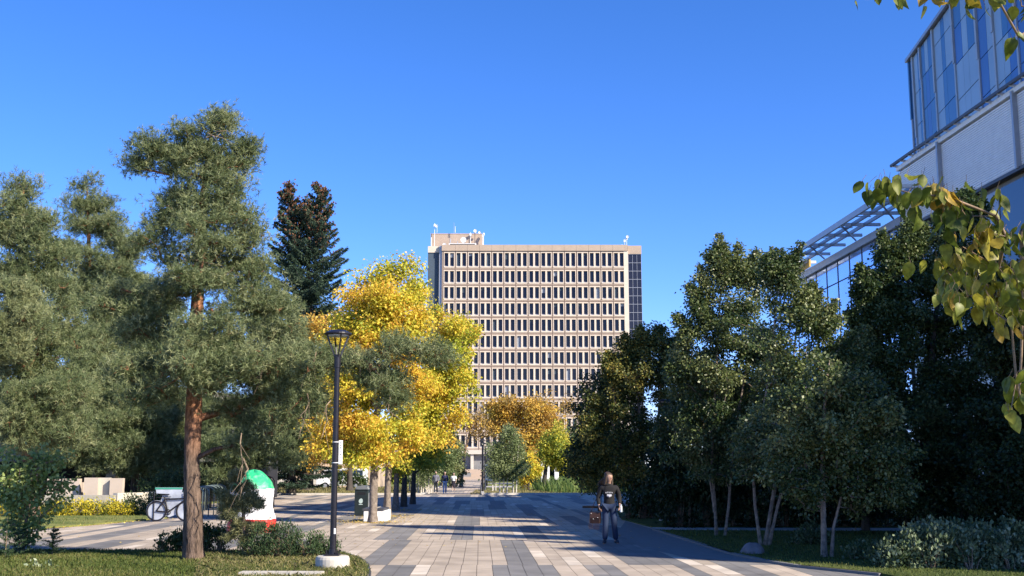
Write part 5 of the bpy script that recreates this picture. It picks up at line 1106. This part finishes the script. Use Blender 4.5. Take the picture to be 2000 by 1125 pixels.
make_tree('bare_tree', 'half bare brownish tree left of the orange tree, in front of the tower', 'tree', 128, [[(900, 950, .2), (908, 880, .15), (922, 830, .1), (932, 800, .04)]],
    [(930, 815, 22, 16), (910, 825, 16, 14), (950, 820, 22, 18), (925, 840, 26, 16), (945, 845, 24, 12), (1100, 795, 24, 16), (1060, 785, 16, 12)], mat_leaf='orange', bark='bark_tan', clump=1.3, perc=9, size=.2, spread=.5, tone=(.1, .2), seg=.8, twig=.02)
make_tree('yellow_tree', 'small bright yellow tree right of the pale birch clump', 'tree', 112, [[(1032, 952, .12), (1034, 910, .08), (1035, 890, .03)]], [(1036, 895, 10, 14), (1030, 915, 12, 14), (1040, 920, 10, 14), (1028, 935, 9, 10)], mat_leaf='yellow', bark='bark_dark', clump=2, perc=30, size=.22, spread=.4, tone=(.45, .3), seg=.6)
make_tree('yellow_tree', 'yellow green tree hanging over the white stone slabs', 'tree', 106, [[(1062, 950, .2), (1068, 900, .15), (1078, 860, .06)]], [(1085, 860, 22, 22), (1070, 880, 20, 14), (1096, 890, 18, 20), (1080, 900, 14, 12), (1100, 915, 10, 14)], mat_leaf='yellowgreen', bark='bark_dark', clump=2, perc=34, size=.22, spread=.4, tone=(.6, .3), seg=.7)
for i, (px, py, yt, s, lb, mm, tn) in enumerate([(862, 955, 860, 24, 'green birch like tree behind the three walkers', 'birch_pale', .3), (880, 950, 850, 18, 'small green tree left of the far walk near the stairs', 'green', .9), (893, 947, 885, 9, 'small dark green tree nearest the stairs on the left', 'green', .6), (846, 952, 880, 20, 'bushy green tree left of the walkers', 'yellowgreen', .2)]):
    Y = 108+i*9; make_tree('walk_tree', lb, 'tree', Y, [[(px, py-6, .12), (px, (py+yt)/2, .08), (px, yt+8, .03)]], [(px, yt+10, s*.5, 14), (px-s*.4, yt+32, s*.7, 18), (px+s*.4, yt+30, s*.7, 18), (px, yt+52, s, 20), (px-2, yt+70, s*.8, 12)], mat_leaf=mm, bark='bark_birch' if i == 0 else 'bark_dark', clump=2.2, perc=32, size=.2, spread=.4, tone=(tn, .25), seg=.7)
# white birch stems row left
bx = [(817, 938), (822, 940), (826, 937), (830, 939), (833, 941), (837, 938), (841, 940), (845, 937), (813, 941), (800, 936)]
for i, (px, yt) in enumerate(bx):
    Y = 92+(i*37 % 5)*1.3; make_tree('young_birch', 'slim young birch with white stem in the row left of the walkers', 'tree', Y, [[(px, 965, .06), (px+.5, yt, .05), (px+1, yt-24, .02)]], [(px, yt-22, 8, 12), (px+2, yt-6, 7, 9)], mat_leaf='birch_pale', bark='bark_white', group='young birches in a row left of the walkers', clump=3, perc=16, size=.14, spread=.25, tone=(.55, .25), seg=.5)
# distant trees closing the horizon
for i, (px, yt, s, Y, mm, lb) in enumerate([(700, 850, 80, 170, 'green', 'distant green tree far behind the white van'), (780, 860, 70, 165, 'yellowgreen', 'distant yellowish tree far behind the autumn row'), (1120, 860, 60, 160, 'darkgreen', 'distant dark tree right of the white stone slabs'), (1180, 850, 70, 150, 'darkgreen', 'distant dark tree far behind the woman'), (842, 872, 38, 200, 'green', 'distant green tree left of the terrace steps'), (1060, 885, 55, 210, 'darkgreen', 'dark distant tree behind the white stone slabs'), (1000, 885, 40, 205, 'darkgreen', 'dark distant tree behind the pale birch clump'), (420, 850, 90, 150, 'darkgreen', 'dark distant tree behind the painted rock'), (620, 855, 50, 140, 'darkgreen', 'dark tree behind the beige block')]):
    make_tree('distant_tree', lb, 'tree', Y, [[(px, 940, .3), (px, (940+yt)/2, .2), (px, yt+10, .05)]], [(px, yt+14, s*.5, 18), (px-s*.45, yt+35, s*.6, 22), (px+s*.45, yt+35, s*.6, 22), (px, yt+55, s, 26)], mat_leaf=mm, bark='bark_dark', clump=.6, perc=40, size=.42, spread=1.0, tone=(.5, .3), seg=1.5)
# --- right: birches and dark trees
def rt(name, label, Y, trunks, blobs, **k):
    if name == 'birch_tree': trunks = [[(a, b, r*STEM) for a, b, r in t] for t in trunks]
    d = dict(mat_leaf='green', bark='bark_birch', clump=9, perc=22, size=.085, spread=.16, tone=(.5, .3), up=.9, seg=.35, droop=.5, twig=.005, rmax=.8, deep=1.35, dn=.85); d.update(k)
    if name == 'dark_tree': d['dn'] = 1.7; d['size'] *= 1.05
    return make_tree(name, label, 'tree', Y, trunks, blobs, **d)
def spires(tips, Y):
    return [(px+(tx-px)*t, py+(ty-py)*t, 14*(1-t)+2, 12*(1-t)+4) for px, py, tx, ty in tips for t in (.0, .2, .4, .6, .8, 1.0)]
rt('bushy_tree', 'yellowing bushy tree behind the woman, leftmost of the right hand trees', 44, [[(1262, 1012, .09), (1256, 900, .07), (1245, 760, .04), (1235, 690, .02)], [(1270, 1012, .08), (1280, 900, .06), (1290, 750, .03)], [(1255, 1010, .07), (1225, 900, .05), (1185, 800, .03)]],
    [(1228, 712, 22, 22), (1262, 700, 22, 20), (1290, 725, 28, 26), (1200, 740, 26, 28), (1245, 740, 45, 34), (1175, 790, 30, 28), (1300, 770, 30, 38), (1225, 810, 55, 40), (1160, 840, 32, 30), (1280, 850, 42, 42), (1210, 880, 52, 38), (1150, 900, 34, 36), (1250, 930, 48, 34), (1180, 935, 40, 20), (1290, 940, 30, 40)]+spires([(1255, 680, 1252, 640), (1280, 670, 1290, 640), (1230, 690, 1222, 655), (1200, 720, 1188, 690), (1300, 690, 1318, 665)], 44),
    mat_leaf='olivegreen', clump=5.5, perc=26, size=.11, spread=.22, tone=(.45, .32), bark='bark_tan')
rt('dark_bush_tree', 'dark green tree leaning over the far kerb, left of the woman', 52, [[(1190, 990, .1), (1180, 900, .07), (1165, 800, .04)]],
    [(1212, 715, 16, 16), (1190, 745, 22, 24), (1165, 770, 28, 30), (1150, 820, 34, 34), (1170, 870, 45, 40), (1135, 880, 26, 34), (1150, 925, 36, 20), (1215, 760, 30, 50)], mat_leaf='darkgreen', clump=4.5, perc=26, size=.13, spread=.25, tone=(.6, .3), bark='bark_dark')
rt('birch_tree', 'tall pointed birch with two thin pale stems, tallest spire of the right hand trees', 31.5, [[(1399, 1050, .055), (1396, 980, .05), (1390, 900, .045), (1400, 700, .035), (1408, 560, .02), (1406, 480, .01)], [(1416, 1050, .05), (1424, 985, .045), (1430, 880, .04), (1460, 700, .03), (1480, 580, .01)], [(1396, 1000, .04), (1375, 850, .03), (1365, 720, .01)]],
    [(1412, 560, 12, 16), (1425, 605, 26, 24), (1395, 640, 28, 28), (1455, 620, 34, 36), (1380, 690, 26, 28), (1430, 660, 60, 45), (1350, 720, 30, 34), (1400, 740, 60, 45), (1480, 700, 45, 50), (1340, 800, 36, 40), (1400, 830, 62, 45), (1480, 800, 50, 50), (1340, 880, 36, 36), (1340, 760, 36, 40, 2), (1370, 730, 34, 36, 1.5), (1440, 760, 50, 50, 1.5), (1490, 690, 36, 40, 1), (1310, 830, 30, 40, 2), (1410, 910, 58, 38), (1480, 890, 40, 40)]+spires([(1405, 530, 1404, 458), (1385, 580, 1367, 520), (1470, 560, 1478, 490), (1350, 650, 1322, 615), (1440, 540, 1440, 478), (1370, 600, 1345, 560), (1490, 540, 1510, 488), (1425, 540, 1424, 500), (1400, 520, 1410, 480), (1455, 550, 1462, 505), (1340, 700, 1330, 655), (1330, 740, 1305, 710), (1380, 620, 1355, 590), (1415, 530, 1385, 500)], 31.5), tonez=.1, tone=(.5, .3))
rt('birch_tree', 'leaning birch right of the tallest spire, its crown lit against the glass hall', 27.5, [[(1494, 1068, .07), (1503, 1010, .06), (1515, 940, .055), (1540, 800, .04), (1560, 600, .015)], [(1486, 1066, .05), (1475, 990, .045), (1470, 900, .04), (1500, 750, .03), (1520, 560, .01)], [(1500, 1062, .06), (1520, 985, .05), (1560, 850, .03), (1620, 700, .01)]],
    [(1520, 590, 20, 22), (1548, 630, 34, 30), (1500, 660, 36, 34), (1592, 690, 30, 28), (1550, 710, 55, 40), (1610, 750, 46, 38), (1520, 740, 55, 45), (1660, 760, 45, 45), (1590, 780, 60, 45), (1530, 830, 55, 45), (1640, 840, 60, 45), (1560, 900, 62, 40), (1470, 860, 40, 50), (1480, 930, 40, 30), (1630, 910, 50, 40)]+spires([(1520, 550, 1525, 490), (1540, 560, 1563, 475), (1600, 640, 1632, 590), (1650, 720, 1690, 640), (1580, 620, 1600, 570), (1510, 540, 1500, 500), (1535, 540, 1545, 500), (1620, 690, 1665, 655), (1640, 720, 1700, 690), (1600, 650, 1645, 620), (1560, 590, 1590, 555)], 27.5), tone=(.55, .3), clump=9)
rt('birch_tree', 'near birch with two pale stems rising from the lawn, in front of the dark trees', 23.8, [[(1609, 1090, .075), (1608, 1000, .07), (1606, 920, .06), (1610, 800, .04), (1620, 700, .02)], [(1624, 1090, .045), (1628, 1030, .04), (1638, 990, .035), (1660, 900, .03), (1690, 800, .01)], [(1608, 1000, .05), (1570, 900, .04), (1540, 820, .01)]],
    [(1620, 740, 50, 40), (1680, 770, 45, 40), (1560, 800, 50, 40), (1640, 830, 70, 44), (1720, 830, 40, 44), (1560, 880, 55, 40), (1640, 900, 75, 38), (1730, 900, 46, 40), (1600, 950, 60, 30), (1690, 960, 60, 32), (1540, 940, 40, 28), (1750, 960, 36, 30)], tone=(.45, .3), clump=12)
rt('dark_tree', 'tall dark tree right of the glass hall, its top reaching the white screen', 30, [[(1800, 1040, .12), (1805, 850, .1), (1830, 600, .06), (1870, 420, .02)], [(1810, 1040, .1), (1760, 850, .07), (1730, 600, .03), (1725, 500, .01)], [(1805, 1030, .1), (1870, 850, .07), (1920, 650, .03)]],
    [(1880, 450, 24, 26), (1910, 490, 40, 36), (1850, 500, 36, 34), (1805, 530, 34, 34), (1765, 565, 34, 32), (1735, 605, 32, 32), (1840, 560, 70, 45), (1920, 560, 60, 50), (1760, 620, 60, 45), (1708, 665, 30, 32), (1860, 650, 75, 50), (1960, 640, 60, 60), (1760, 710, 70, 45), (1700, 720, 30, 34), (1860, 750, 80, 50), (1960, 760, 60, 60), (1780, 800, 75, 50), (1880, 850, 85, 50), (1800, 890, 80, 45), (1980, 870, 60, 60), (1720, 860, 50, 50), (1880, 940, 90, 40), (1780, 970, 60, 34), (1980, 970, 60, 40)]+spires([(1740, 520, 1722, 455), (1870, 410, 1890, 372), (1700, 620, 1672, 560), (1780, 480, 1775, 430), (1700, 560, 1680, 520), (1730, 560, 1702, 535), (1720, 600, 1680, 580), (1850, 460, 1845, 400), (1900, 430, 1915, 392), (1790, 480, 1800, 440), (1760, 510, 1755, 470), (1690, 640, 1660, 610)], 30),
    mat_leaf='green', tone=(.3, .25), clump=8, bark='bark_dark')
rt('dark_tree', 'dark tree at the right edge behind the variegated shrubs', 26, [[(1990, 1060, .11), (1992, 850, .08), (2000, 600, .04)]],
    [(2000, 560, 60, 60), (1990, 680, 70, 60), (2040, 760, 70, 70), (1980, 820, 70, 60), (2030, 900, 80, 60), (1960, 920, 60, 50), (1990, 980, 80, 40), (1930, 980, 40, 30)], mat_leaf='darkgreen', tone=(.35, .3), clump=7, bark='bark_dark', size=.095)
rt('dark_tree', 'dark tree between the glass hall and the leaning birch', 34, [[(1690, 1030, .1), (1690, 850, .08), (1690, 700, .03)]],
    [(1690, 690, 45, 40), (1640, 740, 50, 45), (1720, 780, 60, 50), (1620, 830, 60, 50), (1700, 880, 70, 50), (1600, 920, 60, 40), (1680, 960, 70, 36), (1560, 960, 50, 30)], mat_leaf='darkgreen', tone=(.35, .3), clump=6, bark='bark_dark', size=.11, spread=.2)
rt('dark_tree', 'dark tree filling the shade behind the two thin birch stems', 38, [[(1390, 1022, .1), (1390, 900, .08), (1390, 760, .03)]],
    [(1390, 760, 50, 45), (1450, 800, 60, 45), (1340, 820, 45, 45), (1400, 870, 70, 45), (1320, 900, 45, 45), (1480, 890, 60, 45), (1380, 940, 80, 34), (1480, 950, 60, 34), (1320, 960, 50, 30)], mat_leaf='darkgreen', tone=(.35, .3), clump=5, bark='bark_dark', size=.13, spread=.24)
# --- shrubs
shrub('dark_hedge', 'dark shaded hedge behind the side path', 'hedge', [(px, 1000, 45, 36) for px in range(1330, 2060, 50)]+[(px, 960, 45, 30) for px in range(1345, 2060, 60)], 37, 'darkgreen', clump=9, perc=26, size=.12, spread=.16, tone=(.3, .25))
shrub('dark_hedge', 'dark brownish shrub at the foot of the bushy tree behind the woman', 'shrub', [(1225, 985, 22, 24), (1255, 975, 30, 30), (1295, 985, 30, 28)], 43, 'darkgreen', clump=12, perc=26, size=.1, spread=.15, tone=(.4, .25))
shrub('variegated_shrub', 'large silvery variegated shrub at the lower right corner', 'shrub', [(1960, 1080, 70, 50), (1880, 1075, 60, 45), (1820, 1060, 55, 38), (1770, 1085, 45, 34), (1920, 1120, 70, 34), (1840, 1115, 60, 28), (2020, 1110, 60, 60), (1740, 1100, 34, 22), (1900, 1145, 60, 34, -.6), (1980, 1150, 60, 40, -.6), (1820, 1140, 50, 22, -.3)], 21.3, 'silver', clump=60, perc=26, size=.075, spread=.075, tone=(.42, .3))
shrub('variegated_shrub', 'small greyish shrub between the near birch stem and the leaning birch', 'shrub', [(1578, 1050, 34, 28), (1560, 1062, 24, 18), (1600, 1065, 20, 18)], 27.8, 'silver', clump=30, perc=20, size=.07, spread=.08, tone=(.15, .2))
shrub('variegated_shrub', 'low dull shrub just right of the near birch stems', 'shrub', [(1690, 1085, 28, 22), (1665, 1092, 18, 16), (1715, 1095, 22, 18)], 23, 'silver', clump=32, perc=20, size=.07, spread=.08, tone=(.2, .2))
shrub('yew_shrub', 'dark glossy shrub left of the tallest pine trunk', 'shrub', [(335, 1060, 22, 20), (355, 1052, 18, 18), (322, 1068, 10, 10)], 25, 'green', clump=60, perc=20, size=.06, spread=.06, tone=(.2, .2))
shrub('yew_shrub', 'dark glossy shrub right of the tallest pine trunk', 'shrub', [(405, 1052, 22, 22), (430, 1056, 22, 22), (395, 1070, 20, 16)], 25, 'green', clump=60, perc=20, size=.06, spread=.06, tone=(.2, .2))
shrub('juniper_shrub', 'dark olive juniper mounds in front of the painted rock', 'shrub', [(520, 1056, 36, 28), (560, 1052, 36, 30), (600, 1062, 26, 24), (545, 1076, 44, 18), (490, 1074, 30, 16)], 23.6, 'juniper', clump=60, perc=26, size=.06, spread=.06, tone=(.55, .3), kind='needle')
shrub('juniper_shrub', 'olive juniper just behind the lamp post footing', 'shrub', [(620, 1062, 18, 20), (640, 1070, 22, 18), (658, 1066, 12, 14)], 23.8, 'juniper', clump=60, perc=26, size=.06, spread=.06, tone=(.65, .3), kind='needle')
make_tree('young_pine', 'thin drooping olive young pine in front of the painted rock', 'tree', 24.2, [[(478, 1080, .04), (476, 1010, .035), (470, 950, .02), (462, 915, .01)]],
    [(470, 935, 14, 18), (480, 955, 20, 20), (455, 965, 26, 24), (485, 990, 24, 24), (465, 1020, 30, 24), (500, 1040, 28, 20), (470, 1055, 26, 20), (440, 990, 14, 20), (505, 985, 10, 12)], leaf='needle', mat_leaf='needles_olive', bark='bark_tan', clump=34, perc=7, size=.09, spread=.06, tone=(.8, .25), seg=.2)
shrub('yellow_hedge', 'yellow flowering potentilla hedge in front of the low grey wall', 'hedge', [(px, 996+(px*7 % 5), 26, 17) for px in range(20, 240, 24)], 46, 'hedge_yellow', clump=22, perc=22, size=.08, spread=.12, tone=(.58, .34))
shrub('yellow_hedge', 'dark yellow speckled shrub at the left edge behind the sapling', 'shrub', [(-60, 990, 40, 24), (-10, 992, 34, 22)], 45, 'hedge_yellow', clump=20, perc=22, size=.08, spread=.12, tone=(.45, .34))
shrub('juniper_shrub', 'green juniper beside the bicycle sign', 'shrub', [(262, 995, 26, 22), (290, 990, 24, 24), (245, 1005, 18, 14), (310, 985, 14, 22)], 46.5, 'juniper', clump=26, perc=26, size=.1, spread=.12, tone=(.7, .25), kind='needle')
shrub('juniper_shrub', 'low green shrub behind the bike racks and the bicycle sign', 'shrub', [(330, 945, 30, 22), (370, 940, 30, 24), (410, 945, 28, 24), (300, 950, 24, 18), (445, 950, 20, 20)], 56, 'juniper', clump=16, perc=26, size=.13, spread=.18, tone=(.7, .3), kind='needle')
def sapling():
    make_tree('green_sapling', 'leafy green sapling at the left edge of the near lawn', 'tree', 25, [[(44, 1072, .035), (50, 1030, .03), (55, 960, .022), (65, 900, .01)]],
        [(85, 895, 26, 18), (55, 910, 34, 24), (105, 925, 24, 24), (30, 940, 34, 26), (75, 955, 36, 26), (45, 985, 40, 24), (85, 1000, 26, 22), (30, 1020, 22, 20), (70, 1025, 24, 16), (10, 905, 20, 18), (120, 955, 12, 14), (60, 1050, 14, 10), (10, 965, 24, 22)], mat_leaf='sapling', bark='bark_tan', clump=13, perc=8, size=.11, spread=.15, tone=(.85, .25), seg=.2, droop=.6)
sapling()
def baby_spruce(px, py, h, r, label, Y):
    rng = np.random.default_rng(int(px)+3); x, y, _ = W(px, py, Y); root = empty('young_spruce', (x, y, 0), label, 'tree'); b = MB(); b.tube([(0, 0, 0), (0, 0, h)], [.012, .005], M['bark_tan'], 6); b.build('trunk', root)
    P = []; D = []
    for z in np.linspace(.05, h*.85, 7):
        for a in rng.random(6)*6.28:
            L = r*(1-z/h*.8); q = rng.random(70); P.append(np.stack([np.cos(a)*L*q, np.sin(a)*L*q, z+L*.35*q], 1)); D.append(unit(np.stack([np.full(70, math.cos(a)), np.full(70, math.sin(a)), np.full(70, .4)], 1)*.8+rng.normal(size=(70, 3))*.7))
    q = rng.random(150)*h; P.append(np.stack([q*0, q*0, q], 1)); D.append(unit(rng.normal(size=(150, 3))*.7+np.array([0, 0, .7])))
    P = np.concatenate(P); D = np.concatenate(D); V, F = leaf_quads(P, D, perp(D, rng), .045, .009); npmesh('crown', V, F, M['juniper'], root, tone=rng.normal(.5, .25, len(P)))
baby_spruce(102, 1085, .62, .28, 'small young spruce seedling on the near lawn right of the sapling', 24.2)
baby_spruce(10, 1090, .85, .5, 'dark young spruce at the lower left corner', 23.5)
baby_spruce(35, 1080, .6, .4, 'dark young spruce close under the green sapling', 24.6)
shrub('variegated_shrub', 'small pale leaved plant at the bottom left of the near lawn', 'plant', [(88, 1112, 20, 14), (75, 1120, 14, 8), (105, 1118, 10, 8)], 21.2, 'silver', clump=50, perc=12, size=.07, spread=.05, tone=(.6, .3))
shrub('dark_shrub', 'dark rounded shrubs in front of the white van', 'shrub', [(655, 938, 14, 9), (680, 937, 18, 10), (705, 940, 14, 8)], 108, 'green', clump=6, perc=26, size=.2, spread=.25, tone=(.3, .25))
# --- tall grasses, litter
tg = scatter([G(1040, 958), G(1075, 963.5), G(1180, 967), G(1320, 967), G(1320, 945), G(1060, 942)], 26000, rng)
root = empty('tall_grass', (*G(1150, 958), 0), 'mound of tall green grasses behind the far kerb on the right', 'grass'); root['kind'] = 'stuff'; root.location = (0, 0, 0)
bpy.data.objects.remove(root)
hgt = blades('tall_grass', tg, 1.25, .07, 'tallgrass', rng, 'bank of tall green ornamental grasses beyond the far kerb', lean=.25, tone=(.4, .25))
dg_ = scatter([(-3.2, 88.2), (9, 88.2), (14, 110), (-3.4, 110)], 9000, rng); blades('grass', dg_, .14, .05, 'drygrass', rng, 'dry yellowish lawn grass beyond the far kerb', tone=(.4, .3))
dg2 = scatter([(-30, 88.2), (-7.2, 88.2), (-8.2, 118), (-34, 118)], 16000, rng); blades('grass', dg2, .3, .06, 'drygrass', rng, 'dry tufted grass on the far left lawn', tone=(.35, .3))
def litter(pts, label, s=.07):
    n = len(pts); P = np.concatenate([pts, .012+.02*rng.random((n, 1))], 1); D = unit(np.concatenate([rng.normal(size=(n, 2)), rng.normal(size=(n, 1))*.12], 1)); N = unit(np.cross(D, rng.normal(size=(n, 3))*.2+np.array([0, 0, 1])))
    N = unit(np.cross(N, D)); V, F = leaf_quads(P, D, N, s*rng.uniform(.7, 1.2, n), s*.7); o = npmesh('fallen_leaves', V, F, M['litter'], tone=rng.random(n)); tag(o, label, 'leaves', kind='stuff')
L = []
for px, py, k, sc in [(728, 1021, 520, .75), (756, 1008, 420, .9), (773, 997, 330, 1.0), (700, 1018, 200, .6), (745, 1012, 240, .9)]:
    x, y = G(px, py); L.append(np.array([x, y])+rng.normal(size=(k, 2))*np.array([.7, .8])*sc)
L.append(scatter([(-14, 27), (6, 27), (8, 60), (-16, 60)], 420, rng)); e = G(60, 1035); e2 = G(320, 1014)
t = rng.random(700)[:, None]; L.append(np.array(e)*(1-t)+np.array(e2)*t+rng.normal(size=(700, 2))*.22)
litter(np.concatenate(L), 'fallen yellow leaves round the autumn tree trunks and along the hedge')
dz = scatter([G(380, 1085), G(640, 1082), G(700, 1096), G(716, 1112), G(712, 1150), G(380, 1150)], 9000, rng)
blades('grass', np.concatenate([dz, np.full((len(dz), 1), .045)], 1), .11, .014, 'drygrass', rng, 'dry straw coloured grass tufts round the lamp footing', lean=.6, tone=(.35, .3))
# --- linden hanging in from the upper right, near the camera
def linden():
    rng = np.random.default_rng(77); org = (4.6, 4.2, 0); root = empty('linden_tree', org, 'broad leaved tree at the upper right with big yellowing leaves hanging close to the viewer', 'tree')
    Cl = []   # clusters: px, py, spread px, n, Y
    for c in [(1705, 385, 20, 7), (1745, 385, 24, 8), (1790, 400, 26, 9), (1830, 400, 28, 10), (1870, 410, 30, 9), (1840, 440, 26, 7), (1900, 440, 22, 6), (1960, 400, 12, 3), (1945, 440, 18, 4), (1835, 530, 20, 6), (1860, 560, 22, 8), (1880, 500, 22, 6), (1920, 470, 26, 8), (1965, 480, 26, 10), (1995, 470, 20, 7),
              (1900, 540, 30, 10), (1950, 540, 34, 14), (1895, 595, 30, 12), (1940, 590, 34, 16), (1985, 560, 28, 12), (1860, 600, 18, 6), (1925, 615, 24, 8), (1990, 620, 26, 10), (1975, 650, 14, 4), (1985, 760, 22, 7), (1990, 800, 20, 6), (1975, 815, 10, 2), (1720, 0, 18, 6), (1755, 8, 8, 2), (1840, 0, 26, 6), (1880, 5, 20, 6), (1945, 10, 18, 6), (1995, 30, 22, 6), (1990, 90, 14, 3), (1800, -20, 30, 6), (1900, -40, 60, 16), (1990, -30, 50, 12)]:
        Y = 4.4+rng.random()*.5; p = np.array(W(c[0], c[1]-18, Y)); s = c[2]/ppm(Y); Cl.append((p, s, c[3]))
    # rest of the crown, outside the frame
    for i in range(460):
        d = unit(rng.normal(size=3)); p = np.array([5.0, 4.4, 4.4])+d*np.array([2.6, 2.4, 2.2])*rng.uniform(.6, 1); u, q = p[0], p[1]
        if p[2] > 2.2 and p[0] > .445*1.06*p[1]+.25 or p[2] > CAM_H+.47*p[1]+.35 and p[1] > 2: Cl.append((p, .13, 9))
    T = np.array([c[0] for c in Cl])
    tr = [(4.6, 4.2, 0, .11), (4.62, 4.25, 1.4, .095), (4.7, 4.3, 2.6, .08), (4.9, 4.4, 4.2, .05), (5, 4.4, 5.6, .02)]
    PA, PR, cnt, ntr, ln, od = grow(tr, T, rng, seg=.18, up=.5, jit=.05); v, f = trunk_mesh(tr, rng); i = np.arange(ntr, len(PA)); rad = np.minimum(.002*np.maximum(cnt, 1)**.5, .04)
    v2, f2 = edge_tubes(PA[PR[i]], PA[i], np.minimum(rad[PR[i]], rad[i]*1.3), rad[i], 6); npmesh('trunk', np.concatenate([v, v2]), np.concatenate([f, f2+len(v)]), M['bark_tan'], root, smooth=True, origin=org)
    V = []; F = []; TN = []; o = 0; SV = []; SF = []; so_ = 0
    for p, s, n in Cl:
        n = int(n*1.5)
        ct = rng.normal(.45, .25)
        for j in range(n):
            b = p+rng.normal(size=3)*s*np.array([.85, .9, .55]); D = unit(np.array([rng.normal()*.38, rng.normal()*.38, -1.0])); N0 = rng.normal(size=3); N0 -= N0.dot(D)*D; N0 = unit(N0); S = np.cross(D, N0)
            L = rng.uniform(.05, .078); wd = L*rng.uniform(.64, .8); ts = [0, .12, .3, .5, .7, .86, 1]; hw = [.12, .4, .5, .46, .33, .16, 0]; cur = rng.uniform(-.35, .5); fold = rng.uniform(.05, .45)
            if rng.random() < .12: fold = .9; cur = .8
            for t, h in zip(ts, hw):
                c = b+D*L*t-N0*L*cur*t*t+N0*0; bk = -.07*L if t == 0 else 0
                V += [c-S*wd*h+N0*wd*h*fold+D*bk, c, c+S*wd*h+N0*wd*h*fold+D*bk]
            for q in range(6): F += [(o+q*3, o+q*3+1, o+q*3+4, o+q*3+3), (o+q*3+1, o+q*3+2, o+q*3+5, o+q*3+4)]
            TN += [np.clip(ct+rng.normal(0, .18), 0, 1)]*12; o += 21
            st = b+np.array([rng.normal()*.012, rng.normal()*.012, .03]); vv, ff = edge_tubes(np.array([st]), np.array([b]), np.array([.0011]), np.array([.0011]), 3); SV.append(vv); SF.append(ff+so_); so_ += len(vv)
    npmesh('crown', V, F, M['linden'], root, tone=TN, smooth=True, origin=org)
    npmesh('leaf_stalks', np.concatenate(SV), np.concatenate(SF), M['bark_tan'], root, origin=org)
linden()
